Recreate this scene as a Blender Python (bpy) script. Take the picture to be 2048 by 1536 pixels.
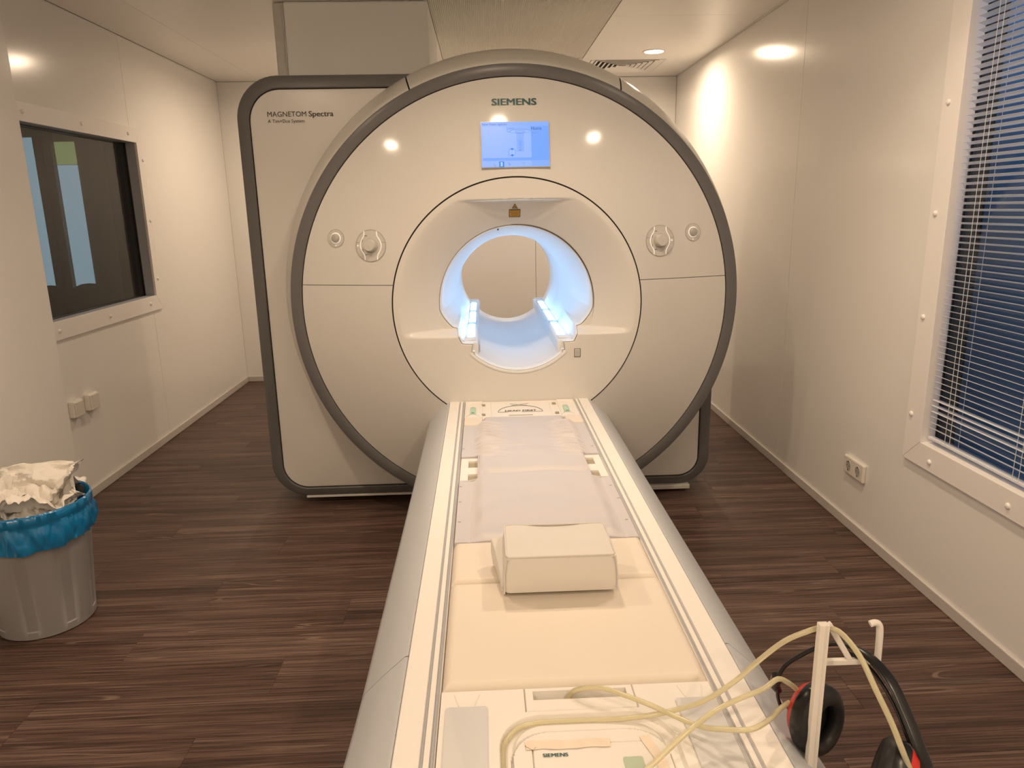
import bpy, bmesh, math, random
from mathutils import Vector, Matrix, noise
random.seed(7)
C = bpy.context.scene.collection
for o in list(bpy.data.objects): bpy.data.objects.remove(o)
sc = bpy.context.scene
PI = math.pi
# ------------------------------------------------------------------ camera, world, exposure
cam_pos = Vector((-0.1443, -3.2503, 1.4247))
yaw, pitch, roll, FPX = 0.0362, 0.2376, -0.0191, 1453.95
_f = Vector((math.sin(yaw), math.cos(yaw), 0)); _r = Vector((math.cos(yaw), -math.sin(yaw), 0)); _u = Vector((0, 0, 1))
_f2 = _f*math.cos(pitch)-_u*math.sin(pitch); _u2 = _u*math.cos(pitch)+_f*math.sin(pitch)
_r3 = _r*math.cos(roll)+_u2*math.sin(roll); _u3 = _u2*math.cos(roll)-_r*math.sin(roll)
cd = bpy.data.cameras.new('camera'); cam = bpy.data.objects.new('camera', cd); C.objects.link(cam)
cam.matrix_world = Matrix(((_r3.x, _u3.x, -_f2.x, cam_pos.x), (_r3.y, _u3.y, -_f2.y, cam_pos.y), (_r3.z, _u3.z, -_f2.z, cam_pos.z), (0, 0, 0, 1)))
cd.sensor_width = 36; cd.lens = 36*FPX/2048; cd.clip_start = 0.02
sc.camera = cam
w = bpy.data.worlds.new('world'); sc.world = w; w.use_nodes = True
w.node_tree.nodes['Background'].inputs[0].default_value = (0.30, 0.55, 0.95, 1)
w.node_tree.nodes['Background'].inputs[1].default_value = 3.0
sc.view_settings.view_transform = 'Standard'; sc.view_settings.look = 'None'
sc.view_settings.gamma = 1; sc.view_settings.use_curve_mapping = False
sc.view_settings.exposure = 0.0
LAMP_COLOR = (1.0, 0.765, 0.545)
# watts of each lamp's narrow and wide part: middle row, rear row, added entrance fill rows
MID_N, MID_W, REAR_N, REAR_W, FILL_N, FILL_W = 4.7, 4.0, 0.0, 15.5, 0.0, 11.0
BORE_GLOW = 16.5

XL, XR, YB, ZC, ZR = -2.215, 1.464, 2.9915, 2.437, 1.0114
YF, XJ, YJ = -4.6, -2.10, 0.105

# ------------------------------------------------------------------ materials
def mat(name, col, rough=0.4, spec=0.5, metal=0, coat=0, em=None, es=0, trans=0, noise_amt=0, noise_scale=30, bump=0, bump_scale=200, ior=1.45, sss=0, alpha=1):
    m = bpy.data.materials.new(name); m.use_nodes = True; nt = m.node_tree; b = nt.nodes['Principled BSDF']
    b.inputs['Base Color'].default_value = (*col, 1); b.inputs['Roughness'].default_value = rough
    b.inputs['Specular IOR Level'].default_value = spec; b.inputs['Metallic'].default_value = metal
    b.inputs['IOR'].default_value = ior
    if coat: b.inputs['Coat Weight'].default_value = coat; b.inputs['Coat Roughness'].default_value = 0.06
    if em: b.inputs['Emission Color'].default_value = (*em, 1); b.inputs['Emission Strength'].default_value = es
    if trans: b.inputs['Transmission Weight'].default_value = trans
    if sss: b.inputs['Subsurface Weight'].default_value = sss; b.inputs['Subsurface Radius'].default_value = (.01, .006, .004)
    tc = nt.nodes.new('ShaderNodeNewGeometry')
    if noise_amt:
        n = nt.nodes.new('ShaderNodeTexNoise'); n.inputs['Scale'].default_value = noise_scale; n.inputs['Detail'].default_value = 4
        nt.links.new(tc.outputs['Position'], n.inputs['Vector'])
        mx = nt.nodes.new('ShaderNodeMix'); mx.data_type = 'RGBA'
        mx.inputs[6].default_value = (*[c*(1-noise_amt) for c in col], 1); mx.inputs[7].default_value = (*[min(1, c*(1+noise_amt)) for c in col], 1)
        nt.links.new(n.outputs['Fac'], mx.inputs[0]); nt.links.new(mx.outputs[2], b.inputs['Base Color'])
    if bump:
        n2 = nt.nodes.new('ShaderNodeTexNoise'); n2.inputs['Scale'].default_value = bump_scale; n2.inputs['Detail'].default_value = 3
        nt.links.new(tc.outputs['Position'], n2.inputs['Vector'])
        bp = nt.nodes.new('ShaderNodeBump'); bp.inputs['Strength'].default_value = bump; bp.inputs['Distance'].default_value = 0.002
        nt.links.new(n2.outputs['Fac'], bp.inputs['Height']); nt.links.new(bp.outputs[0], b.inputs['Normal'])
    return m

WALL = mat('wall_laminate', (.90, .88, .845), rough=.17, spec=.42, noise_amt=.012, noise_scale=3, bump=.10, bump_scale=9)
CEIL = mat('ceiling_panel_white', (.93, .90, .85), rough=.32, spec=.4, noise_amt=.015, noise_scale=3)
RIBM = mat('ribbed_ceiling', (.90, .87, .79), rough=.4, spec=.3)
JOINT = mat('joint_backing', (.16, .13, .10), rough=.8)
BASEM = mat('baseboard_grey', (.62, .58, .54), rough=.35)
FRAMEM = mat('window_frame_paint', (.93, .89, .86), rough=.38, spec=.4)
REVEAL = mat('grey_reveal', (.42, .43, .47), rough=.4)
COVER = mat('scanner_cover', (.68, .66, .62), rough=.105, spec=.45, coat=.15, bump=.06, bump_scale=12)
COVERB = mat('scanner_cover_satin', (.72, .70, .66), rough=.28, spec=.4)
SHROUD = mat('shroud_cover', (.66, .64, .59), rough=.3, spec=.4)
RING = mat('ring_grey', (.135, .130, .128), rough=.33, spec=.5, noise_amt=.02)
TRIM = mat('trim_grey', (.125, .120, .118), rough=.35, spec=.5)
BORE = mat('bore_white', (.80, .81, .82), rough=.3, spec=.4)
GLOW = mat('bore_light_strip', (.9, .95, .95), em=(.30, .60, 1.0), es=BORE_GLOW)
BLACK = mat('black_plastic', (.012, .012, .013), rough=.3)
GAP = mat('dark_gap', (.03, .025, .02), rough=.7)
SIDEG = mat('table_side_grey', (.51, .53, .56), rough=.32, spec=.45, noise_amt=.01)
TABLE = mat('table_white', (.86, .83, .78), rough=.33, spec=.4)
BOARD = mat('table_board', (.80, .775, .73), rough=.4)
MATTR = mat('mat_vinyl', (.60, .58, .60), rough=.42, spec=.35, bump=.12, bump_scale=25)
PADM = mat('pad_vinyl', (.80, .725, .625), rough=.45, spec=.3, bump=.05, bump_scale=30)
BOXM = mat('cushion_vinyl', (.73, .70, .65), rough=.42, spec=.35, bump=.12, bump_scale=28)
SOCKT = mat('socket_recess', (.36, .32, .23), rough=.6)
BARM = mat('bar_offwhite', (.70, .70, .70), rough=.4)
GREEN = mat('lever_green', (.45, .66, .52), rough=.4)
LCD = mat('lcd_green', (.50, .60, .47), rough=.25)
TEAL = mat('logo_teal', (.006, .085, .085), rough=.4)
INKM = mat('ink_dark', (.05, .045, .04), rough=.5)
TAPE = mat('tape_beige', (.86, .74, .60), rough=.35, noise_amt=.08, noise_scale=60)
GOLD = mat('warning_yellow', (.55, .30, .02), rough=.45)
TUBEM = mat('tube_translucent', (.90, .84, .58), rough=.2, trans=.55, spec=.5)
RUB = mat('headphone_black', (.010, .010, .011), rough=.28, spec=.5)
RUBS = mat('headphone_cushion', (.014, .013, .013), rough=.5)
RED = mat('headphone_red', (.62, .03, .02), rough=.35)
STAND = mat('stand_white', (.78, .74, .68), rough=.35)
BINM = mat('bin_grey', (.30, .29, .285), rough=.5, noise_amt=.04, noise_scale=8)
BAGM = mat('bag_blue', (.006, .165, .38), rough=.2, spec=.7, noise_amt=.35, noise_scale=9, bump=.7, bump_scale=16)
PAPER = mat('tissue_white', (.83, .79, .73), rough=.8, spec=.2, bump=.4, bump_scale=120)
SWITCH = mat('switch_white', (.80, .76, .68), rough=.25)
SLAT = mat('blind_slat', (.80, .82, .85), rough=.35)
CORD = mat('blind_cord', (.80, .80, .80), rough=.6)
DUCTM = mat('duct_greybeige', (.93, .93, .89), rough=.45, noise_amt=.03, noise_scale=4)
SEAL = mat('sealant_grey', (.66, .65, .60), rough=.6, noise_amt=.12, noise_scale=35)
LAMPM = mat('lamp_lens', (1, 1, 1), em=(1, .86, .66), es=14)
KNOBW = mat('knob_light', (.9, .88, .84), em=(1, .9, .78), es=.32)
KNOBG = mat('knob_grey', (.44, .42, .38), rough=.3)
PLATE = mat('dial_plate', (.60, .58, .54), rough=.25)
OUTB = mat('facade_blue', (.20, .34, .48), rough=.5, noise_amt=.15, noise_scale=1.2)
OUTD = mat('facade_dark', (.004, .005, .006), rough=.9)
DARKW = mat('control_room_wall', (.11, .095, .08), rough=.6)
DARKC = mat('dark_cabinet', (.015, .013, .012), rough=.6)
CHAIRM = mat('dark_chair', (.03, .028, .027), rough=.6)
DAYL = mat('daylight_pane', (.3, .4, .5), em=(.30, .46, .62), es=1.7)
LEAFL = mat('foliage_pane', (.2, .3, .1), em=(.34, .42, .20), es=1.25, noise_amt=.3)
def glass(name, tint, rough=0.0):
    m = bpy.data.materials.new(name); m.use_nodes = True; nt = m.node_tree; nt.nodes.clear()
    out = nt.nodes.new('ShaderNodeOutputMaterial'); mx = nt.nodes.new('ShaderNodeMixShader'); ge = nt.nodes.new('ShaderNodeNewGeometry')
    dt = nt.nodes.new('ShaderNodeVectorMath'); dt.operation = 'DOT_PRODUCT'; nt.links.new(ge.outputs['Normal'], dt.inputs[0]); nt.links.new(ge.outputs['Incoming'], dt.inputs[1])
    def mth(op, a, b=None):
        n = nt.nodes.new('ShaderNodeMath'); n.operation = op
        for i, q in enumerate((a, b)):
            if q is None: continue
            if isinstance(q, (int, float)): n.inputs[i].default_value = q
            else: nt.links.new(q, n.inputs[i])
        return n.outputs[0]
    fres = mth('MULTIPLY_ADD', mth('POWER', mth('SUBTRACT', 1.0, mth('ABSOLUTE', dt.outputs['Value'])), 5.0), .96)
    fres.node.inputs[2].default_value = .04
    tr = nt.nodes.new('ShaderNodeBsdfTransparent'); gl = nt.nodes.new('ShaderNodeBsdfGlossy')
    tr.inputs[0].default_value = (*tint, 1); gl.inputs['Roughness'].default_value = rough
    nt.links.new(fres, mx.inputs[0]); nt.links.new(tr.outputs[0], mx.inputs[1]); nt.links.new(gl.outputs[0], mx.inputs[2]); nt.links.new(mx.outputs[0], out.inputs[0])
    return m
GLASSL = glass('tinted_glass', (.55, .55, .52)); GLASSR = glass('clear_glass', (.85, .9, .92))

def wood():
    m = bpy.data.materials.new('floor_wood_vinyl'); m.use_nodes = True; nt = m.node_tree; N = nt.nodes; L = nt.links; b = N['Principled BSDF']
    g = N.new('ShaderNodeNewGeometry'); oi = N.new('ShaderNodeObjectInfo')
    off = N.new('ShaderNodeVectorMath'); off.operation = 'SCALE'; off.inputs[3].default_value = 37.0
    cmb = N.new('ShaderNodeCombineXYZ'); L.new(oi.outputs['Random'], cmb.inputs[0]); L.new(oi.outputs['Random'], cmb.inputs[1]); L.new(oi.outputs['Random'], cmb.inputs[2]); L.new(cmb.outputs[0], off.inputs[0])
    add = N.new('ShaderNodeVectorMath'); add.operation = 'ADD'; L.new(g.outputs['Position'], add.inputs[0]); L.new(off.outputs[0], add.inputs[1])
    def nz(sx, sy, detail=3, dist=0, src=add):
        mp = N.new('ShaderNodeVectorMath'); mp.operation = 'MULTIPLY'; mp.inputs[1].default_value = (sx, sy, 1)
        L.new(src.outputs[0], mp.inputs[0]); n = N.new('ShaderNodeTexNoise'); n.inputs['Scale'].default_value = 1; n.inputs['Detail'].default_value = detail
        n.inputs['Distortion'].default_value = dist; L.new(mp.outputs[0], n.inputs['Vector']); return n
    def ramp(n, stops):
        r = N.new('ShaderNodeValToRGB'); el = r.color_ramp.elements
        el[0].position, el[0].color = stops[0][0], (*stops[0][1], 1); el[1].position, el[1].color = stops[-1][0], (*stops[-1][1], 1)
        for p, c in stops[1:-1]:
            e = el.new(p); e.color = (*c, 1)
        L.new(n, r.inputs[0]); return r
    big = ramp(nz(.9, 22, 4, .3).outputs['Fac'], [(.30, (.046, .023, .016)), (.5, (.088, .049, .037)), (.72, (.140, .088, .069))])
    fine = ramp(nz(3.5, 190, 2).outputs['Fac'], [(.36, (.50, .50, .50)), (.64, (1.45, 1.45, 1.45))])
    mul = N.new('ShaderNodeMix'); mul.data_type = 'RGBA'; mul.blend_type = 'MULTIPLY'; mul.inputs[0].default_value = 1
    L.new(big.outputs[0], mul.inputs[6]); L.new(fine.outputs[0], mul.inputs[7])
    ringn = nz(.35, 7.5, 2, .3)
    sn = N.new('ShaderNodeMath'); sn.operation = 'MULTIPLY'; sn.inputs[1].default_value = 90; L.new(ringn.outputs['Fac'], sn.inputs[0])
    s2 = N.new('ShaderNodeMath'); s2.operation = 'SINE'; L.new(sn.outputs[0], s2.inputs[0])
    lr = ramp(s2.outputs[0], [(.93, (0, 0, 0)), (.99, (1, 1, 1))])
    br = ramp(nz(2.2, 9, 3).outputs['Fac'], [(.50, (0, 0, 0)), (.62, (1, 1, 1))])
    mm = N.new('ShaderNodeMath'); mm.operation = 'MULTIPLY'; L.new(lr.outputs[0], mm.inputs[0]); L.new(br.outputs[0], mm.inputs[1])
    mm2 = N.new('ShaderNodeMath'); mm2.operation = 'MULTIPLY'; mm2.inputs[1].default_value = .6; L.new(mm.outputs[0], mm2.inputs[0])
    mx = N.new('ShaderNodeMix'); mx.data_type = 'RGBA'; mx.inputs[7].default_value = (.24, .165, .125, 1)
    L.new(mm2.outputs[0], mx.inputs[0]); L.new(mul.outputs[2], mx.inputs[6]); L.new(mx.outputs[2], b.inputs['Base Color'])
    b.inputs['Roughness'].default_value = .42; b.inputs['Specular IOR Level'].default_value = .35
    bp = N.new('ShaderNodeBump'); bp.inputs['Strength'].default_value = .25; bp.inputs['Distance'].default_value = .001
    L.new(fine.outputs[0], bp.inputs['Height']); L.new(bp.outputs[0], b.inputs['Normal'])
    return m
WOOD = wood()

# ------------------------------------------------------------------ mesh helpers
class MB:
    def __init__(s): s.v = []; s.f = []
    def add(s, vs, fs):
        n = len(s.v); s.v += [tuple(p) for p in vs]; s.f += [tuple(i+n for i in f) for f in fs]; return s
    def box(s, x0, x1, y0, y1, z0, z1):
        x0, x1 = min(x0, x1), max(x0, x1); y0, y1 = min(y0, y1), max(y0, y1); z0, z1 = min(z0, z1), max(z0, z1)
        return s.add([(x0, y0, z0), (x1, y0, z0), (x1, y1, z0), (x0, y1, z0), (x0, y0, z1), (x1, y0, z1), (x1, y1, z1), (x0, y1, z1)],
                     [(0, 3, 2, 1), (4, 5, 6, 7), (0, 1, 5, 4), (1, 2, 6, 5), (2, 3, 7, 6), (3, 0, 4, 7)])
    def loft(s, secs, closed=True, cap0=False, cap1=False):
        n = len(secs[0]); base = len(s.v)
        for q in secs: s.v += [tuple(p) for p in q]
        for k in range(len(secs)-1):
            for i in range(n if closed else n-1):
                j = (i+1) % n; a = base+k*n; b = a+n
                s.f.append((a+i, a+j, b+j, b+i))
        if cap0: s.f.append(tuple(base+i for i in range(n))[::-1])
        if cap1: s.f.append(tuple(base+(len(secs)-1)*n+i for i in range(n)))
        return s
    def tube(s, path, r, n=10, cap=True, smooth=4):
        P = [Vector(p) for p in path]
        if smooth and len(P) > 2:
            Q = []
            for i in range(len(P)-1):
                p0, p1, p2, p3 = P[max(i-1, 0)], P[i], P[i+1], P[min(i+2, len(P)-1)]
                for k in range(smooth):
                    t = k/smooth
                    Q.append(.5*((2*p1)+(-p0+p2)*t+(2*p0-5*p1+4*p2-p3)*t*t+(-p0+3*p1-3*p2+p3)*t**3))
            Q.append(P[-1]); P = Q
        secs = []; ref = None
        for i, p in enumerate(P):
            d = (P[min(i+1, len(P)-1)]-P[max(i-1, 0)]).normalized()
            if ref is None: ref = d.orthogonal().normalized()
            ref = (ref-d*ref.dot(d)).normalized(); b = d.cross(ref)
            rr = r(i/(len(P)-1)) if callable(r) else r
            secs.append([p+(ref*math.cos(2*PI*k/n)+b*math.sin(2*PI*k/n))*rr for k in range(n)])
        return s.loft(secs, cap0=cap, cap1=cap)
    def lathe(s, prof, o=(0, 0, 0), ax=(0, 0, 1), n=32, cap0=False, cap1=False, ref=None, sx=1):
        a = Vector(ax).normalized(); u = Vector(ref).normalized() if ref else a.orthogonal().normalized(); u = (u-a*u.dot(a)).normalized(); v = a.cross(u); o = Vector(o)
        secs = [[o+a*h+(u*math.cos(2*PI*k/n)*sx+v*math.sin(2*PI*k/n))*r for k in range(n)] for r, h in prof]
        return s.loft(secs, cap0=cap0, cap1=cap1)
    def build(s, name, m, parent=None, smooth=None, bevel=0, seg=2, sub=0):
        me = bpy.data.meshes.new(name); me.from_pydata(s.v, [], s.f); me.update()
        bm = bmesh.new(); bm.from_mesh(me); bmesh.ops.recalc_face_normals(bm, faces=bm.faces); bm.to_mesh(me); bm.free()
        o = bpy.data.objects.new(name, me); C.objects.link(o); me.materials.append(m)
        if smooth is not None:
            me.shade_smooth(); me.set_sharp_from_angle(angle=math.radians(smooth))
        if bevel:
            b = o.modifiers.new('bevel', 'BEVEL'); b.width = bevel; b.segments = seg; b.limit_method = 'ANGLE'; b.angle_limit = math.radians(40)
        if sub:
            b = o.modifiers.new('sub', 'SUBSURF'); b.levels = sub; b.render_levels = sub
        if parent: attach(o, parent)
        return o
def attach(o, parent):
    o.parent = parent
    p = parent; m = Matrix.Identity(4)
    chain = []
    while p: chain.append(p); p = p.parent
    for q in reversed(chain): m = m @ q.matrix_parent_inverse @ q.matrix_basis
    o.matrix_parent_inverse = m.inverted()
def empty(name, loc, label=None, cat=None, group=None, kind=None):
    o = bpy.data.objects.new(name, None); o.empty_display_size = .05; C.objects.link(o); o.location = loc
    return tag(o, label, cat, group, kind)
def tag(o, label=None, cat=None, group=None, kind=None):
    if label: o['label'] = label
    if cat: o['category'] = cat
    if group: o['group'] = group
    if kind: o['kind'] = kind
    return o
def lerp(a, b, t): return a+(b-a)*t
def sstep(a, b, x):
    t = max(0, min(1, (x-a)/(b-a))); return t*t*(3-2*t)
def heightfield(mb, x0, x1, y0, y1, nx, ny, zf, zbase, mask=None, xs=None, ys=None):
    xs = xs or [lerp(x0, x1, i/nx) for i in range(nx+1)]; ys = ys or [lerp(y0, y1, j/ny) for j in range(ny+1)]
    nx, ny = len(xs)-1, len(ys)-1
    idx = {}; V = []; Fc = []
    on = lambda i, j: 0 <= i < nx and 0 <= j < ny and (mask is None or mask((xs[i]+xs[i+1])/2, (ys[j]+ys[j+1])/2))
    def vid(i, j, t):
        k = (i, j, t)
        if k not in idx:
            idx[k] = len(V); V.append((xs[i], ys[j], zf(xs[i], ys[j]) if t else zbase))
        return idx[k]
    for i in range(nx):
        for j in range(ny):
            if not on(i, j): continue
            Fc.append((vid(i, j, 1), vid(i+1, j, 1), vid(i+1, j+1, 1), vid(i, j+1, 1)))
            for di, dj, a, b in ((-1, 0, (i, j+1), (i, j)), (1, 0, (i+1, j), (i+1, j+1)), (0, -1, (i, j), (i+1, j)), (0, 1, (i+1, j+1), (i, j+1))):
                if not on(i+di, j+dj): Fc.append((vid(*a, 0), vid(*b, 0), vid(*b, 1), vid(*a, 1)))
    return mb.add(V, Fc)
def rrect(x0, x1, z0, z1, r, n=8):
    """outline of a rounded rectangle; r = (bl, br, tr, tl)"""
    if not isinstance(r, tuple): r = (r,)*4
    out = []
    for (cx, cz, rr, a0) in ((x0+r[0], z0+r[0], r[0], PI), (x1-r[1], z0+r[1], r[1], 1.5*PI), (x1-r[2], z1-r[2], r[2], 0), (x0+r[3], z1-r[3], r[3], .5*PI)):
        for k in range(n+1):
            a = a0+.5*PI*k/n; out.append((cx+rr*math.cos(a), cz+rr*math.sin(a)))
    return out
def text(name, body, center, right, up, width, height, m, parent=None, bold=0.0, thick=.0006):
    cu = bpy.data.curves.new('txt', 'FONT'); cu.body = body; cu.size = 1; cu.offset = 0; cu.extrude = 0.0; cu.resolution_u = 3
    to = bpy.data.objects.new('txt', cu); C.objects.link(to)
    dg = bpy.context.evaluated_depsgraph_get(); me = bpy.data.meshes.new_from_object(to.evaluated_get(dg))
    bpy.data.objects.remove(to); bpy.data.curves.remove(cu)
    xs = [v.co.x for v in me.vertices]; ys = [v.co.y for v in me.vertices]
    x0, x1, y0, y1 = min(xs), max(xs), min(ys), max(ys)
    R = Vector(right).normalized(); U = Vector(up); U = (U-R*U.dot(R)).normalized(); Nn = R.cross(U); c = Vector(center)
    height = height or width*(y1-y0)/(x1-x0)
    for v in me.vertices:
        p = c+R*((v.co.x-(x0+x1)/2)/(x1-x0)*width)+U*((v.co.y-(y0+y1)/2)/(y1-y0)*height)+Nn*thick
        v.co = p
    if bold > 0:
        bm = bmesh.new(); bm.from_mesh(me); src = list(bm.faces)
        for k in (-1, 1):
            g = bmesh.ops.duplicate(bm, geom=src)['geom']; dv = R*(k*bold*width*.12)+Nn*(.00006*k)
            for e in g:
                if isinstance(e, bmesh.types.BMVert): e.co += dv
        bm.to_mesh(me); bm.free()
    me.materials.append(m); me.name = name
    o = bpy.data.objects.new(name, me); C.objects.link(o)
    if parent: attach(o, parent)
    return o

# ------------------------------------------------------------------ floor
fl = MB().box(XL-.1, XR+.1, YF-.1, YB+.1, -.08, -.007).build('floor', JOINT); tag(fl, kind='structure')
unit = MB().box(-.5, .5, -.5, .5, -1, 0).v and MB().box(-.5, .5, -.5, .5, -1, 0)
plank_me = None
PW, PL = .184, 1.22
y = YF; row = 0
while y < YB-.001:
    y1 = min(y+PW, YB); x = XL-(row*0.437 % 1.0)*PL
    while x < XR:
        xa, xb = max(x, XL), min(x+PL, XR)
        if xb-xa > .02:
            if plank_me is None:
                p = unit.build('plank', WOOD); plank_me = p.data
            else:
                p = bpy.data.objects.new('plank', plank_me); C.objects.link(p)
            p.scale = (xb-xa-.0008, y1-y-.0008, .006); p.location = ((xa+xb)/2, (y+y1)/2, random.choice((0, -.0002, -.0004)))
            p.parent = fl
        x += PL
    y += PW; row += 1

# ------------------------------------------------------------------ walls
def panel_with_hole(mb, axis, v0, v1, a0, a1, z0, z1, hole=None):
    """slab between planes v0..v1 on `axis`, spanning a0..a1 along the other axis, minus a rectangular hole"""
    def bx(a, b, c, d):
        if b-a > 1e-4 and d-c > 1e-4:
            mb.box(v0, v1, a, b, c, d) if axis == 'x' else mb.box(a, b, v0, v1, c, d)
    if not hole or hole[1] <= a0 or hole[0] >= a1: bx(a0, a1, z0, z1); return mb
    h0, h1, k0, k1 = max(hole[0], a0), min(hole[1], a1), hole[2], hole[3]
    bx(a0, h0, z0, z1); bx(h1, a1, z0, z1); bx(h0, h1, z0, k0); bx(h0, h1, k1, z1); return mb
ZT = ZC+.02
WH_L = (.24, 1.44, .90, 1.875); WH_R = (-2.3, -.72, .52, 2.25)
wl = tag(panel_with_hole(MB(), 'x', XL-.10, XL-.018, YJ, YB+.1, -.05, ZT, WH_L).build('wall_left', JOINT), kind='structure')
for a0, a1 in ((YJ+.001, 1.3735), (1.3765, YB)):
    panel_with_hole(MB(), 'x', XL-.018, XL, a0, a1, 0, ZC, WH_L).build('wall_panel', WALL, wl)
MB().box(XL-.1, XJ, YF-.1, YJ, -.05, ZT).build('wall_panel', WALL, wl, bevel=.002)
wr = tag(panel_with_hole(MB(), 'x', XR+.018, XR+.034, YF-.1, YB+.1, -.05, ZT, WH_R).build('wall_right', JOINT), kind='structure')
for a0, a1 in ((YF, -2.4), (-2.397, .5415), (.5445, YB)):
    panel_with_hole(MB(), 'x', XR, XR+.018, a0, a1, 0, ZC, WH_R).build('wall_panel', WALL, wr)
wb = tag(MB().box(XL-.1, XR+.1, YB+.018, YB+.06, -.05, ZT).build('wall_back', JOINT), kind='structure')
for a0, a1 in ((XL+.001, -.9005), (-.8975, .3025), (.3055, XR-.002)):
    MB().box(a0, a1, YB, YB+.018, 0, ZC-.002).build('wall_panel', WALL, wb)
wf = tag(MB().box(XL-.1, XR+.1, YF-.08, YF, -.05, ZT).build('wall_front', WALL), kind='structure')
dr = tag(empty('door_1', (-.2, YF+.03, 0)), kind='structure')
MB().box(-.72, .32, YF, YF+.045, 0, 2.1).build('door_leaf', FRAMEM, dr, bevel=.003)
MB().box(-.80, -.72, YF, YF+.06, 0, 2.18).box(.32, .40, YF, YF+.06, 0, 2.18).box(-.80, .40, YF, YF+.06, 2.1, 2.18).build('door_frame', REVEAL, dr)
MB().tube([(.24, YF+.045, 1.02), (.24, YF+.09, 1.02), (.12, YF+.09, 1.02)], .01, smooth=0).build('door_handle', TRIM, dr)
def baseb(name, x0, x1, y0, y1):
    o = MB().box(x0, x1, y0, y1, 0, .046).build(name, BASEM, bevel=.003); return tag(o, kind='structure')
baseb('baseboard_left', XL, XL+.010, YJ, YB-.001)
baseb('baseboard_jog', XJ, XJ+.010, YF+.001, YJ+.01)
baseb('baseboard_right', XR-.010, XR, YF+.001, YB-.001)
baseb('baseboard_back', XL+.011, XR-.011, YB-.010, YB)

# ------------------------------------------------------------------ ceiling
ce = tag(MB().box(XL-.1, XR+.1, YF-.1, YB+.1, ZC+.018, ZC+.06).build('ceiling', JOINT), kind='structure')
def cpanel(x0, x1, y0, y1, hole=None):
    g = .0012; mb = MB()
    if hole:
        hx0, hx1, hy0, hy1 = hole
        for b in ((x0+g, hx0, y0+g, y1-g), (hx1, x1-g, y0+g, y1-g), (hx0, hx1, y0+g, hy0), (hx0, hx1, hy1, y1-g)): mb.box(*b, ZC, ZC+.017)
    else: mb.box(x0+g, x1-g, y0+g, y1-g, ZC, ZC+.017)
    mb.build('ceiling_panel', CEIL, ce)
XRB0, XRB1 = -.386, .596
for a, b in ((YF, -2.4), (-2.4, -.35), (-.35, YB)): cpanel(XL+.004, -1.86, a, b)
for a, b in ((YF, -2.7), (-2.7, -.5), (-.5, 1.705), (1.705, YB)): cpanel(-1.86, XRB0, a, b)
VX0, VX1, VY0, VY1 = .665, 1.205, 2.29, 2.80
for a, b in ((YF, -3.0), (-3.0, -1.0), (-1.0, 1.068)): cpanel(XRB1, 1.447, a, b)
cpanel(XRB1, 1.447, 1.068, YB, (VX0, VX1, VY0, VY1))
cpanel(XRB0, XRB1, 2.25, YB)
cpanel(1.4485, XR-.001, YF, YB)
mb = MB(); n = 98; pts = []
for k in range(n*4+1):
    t = k/(n*4); ph = (k % 4)/4
    pts.append((lerp(XRB0+.002, XRB1-.002, t), ZC+.004+(.0030 if ph in (.5,) else (.0015 if ph in (.25, .75) else -.002))))
mb.loft([[(px, YF+.002, pz) for px, pz in pts], [(px, 2.248, pz) for px, pz in pts]], closed=False)
tag(mb.build('ribbed_panel', RIBM, ce, smooth=60), 'fine ribbed cream ceiling panel', None)
va = empty('ceiling_vent', ((VX0+VX1)/2, (VY0+VY1)/2, ZC), 'square four-way louvred air vent in the ceiling behind the scanner', 'vent')
MB().box(VX0, VX1, VY0, VY1, ZC+.010, ZC+.016).build('vent_backing', GAP, va)
vcx, vcy = (VX0+VX1)/2, (VY0+VY1)/2
for k in range(7):
    s = (VX1-VX0)/2-.005-k*.036; t = (VY1-VY0)/2-.005-k*.034
    if min(s, t) < .02: break
    mb = MB(); wd = .020 if k else .035
    secs = []
    for (ds, dz) in ((0, .000), (-wd, .008), (-wd, .010), (0, .003)):
        secs.append([(vcx-s-ds, vcy-t-ds, ZC-.002+dz), (vcx+s+ds, vcy-t-ds, ZC-.002+dz), (vcx+s+ds, vcy+t+ds, ZC-.002+dz), (vcx-s-ds, vcy+t+ds, ZC-.002+dz)])
    mb.loft(secs+[secs[0]]); mb.build('louvre' if k else 'vent_frame', CEIL, va)

# ------------------------------------------------------------------ downlights
def downlight(x, y, label, watt):
    t = empty('downlight', (x, y, ZC), label, 'ceiling light', 'recessed ceiling downlights')
    MB().lathe([(.066, 0), (.078, 0), (.080, -.003), (.078, -.004), (.064, -.004), (.063, 0)], (x, y, ZC-.0002), n=40).build('trim_ring', FRAMEM, t, smooth=40)
    MB().lathe([(.0001, -.0015), (.064, -.0015)], (x, y, ZC), n=40).build('lens', LAMPM, t)
    for wt, sp in zip(watt, (118, 172)):
        if wt <= 0: continue
        ld = bpy.data.lights.new('bulb', 'AREA'); ld.shape = 'DISK'; ld.size = .09; ld.energy = wt; ld.color = LAMP_COLOR; ld.spread = math.radians(sp)
        lo = bpy.data.objects.new('bulb', ld); C.objects.link(lo); lo.location = (x, y, ZC-.012); attach(lo, t)
downlight(1.052, 2.02, 'round ceiling downlight beside the louvred vent at the far right', (REAR_N, REAR_W))
downlight(-1.24, 2.03, 'round ceiling downlight behind the grey ceiling duct at the far left', (REAR_N, REAR_W))
downlight(-1.15, -1.05, 'round ceiling downlight over the floor left of the patient table', (MID_N, MID_W))
downlight(-.08, -.88, 'round ceiling downlight above the middle of the patient table', (MID_N, MID_W))
downlight(.82, -1.05, 'round ceiling downlight over the floor right of the patient table', (MID_N, MID_W))
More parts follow.
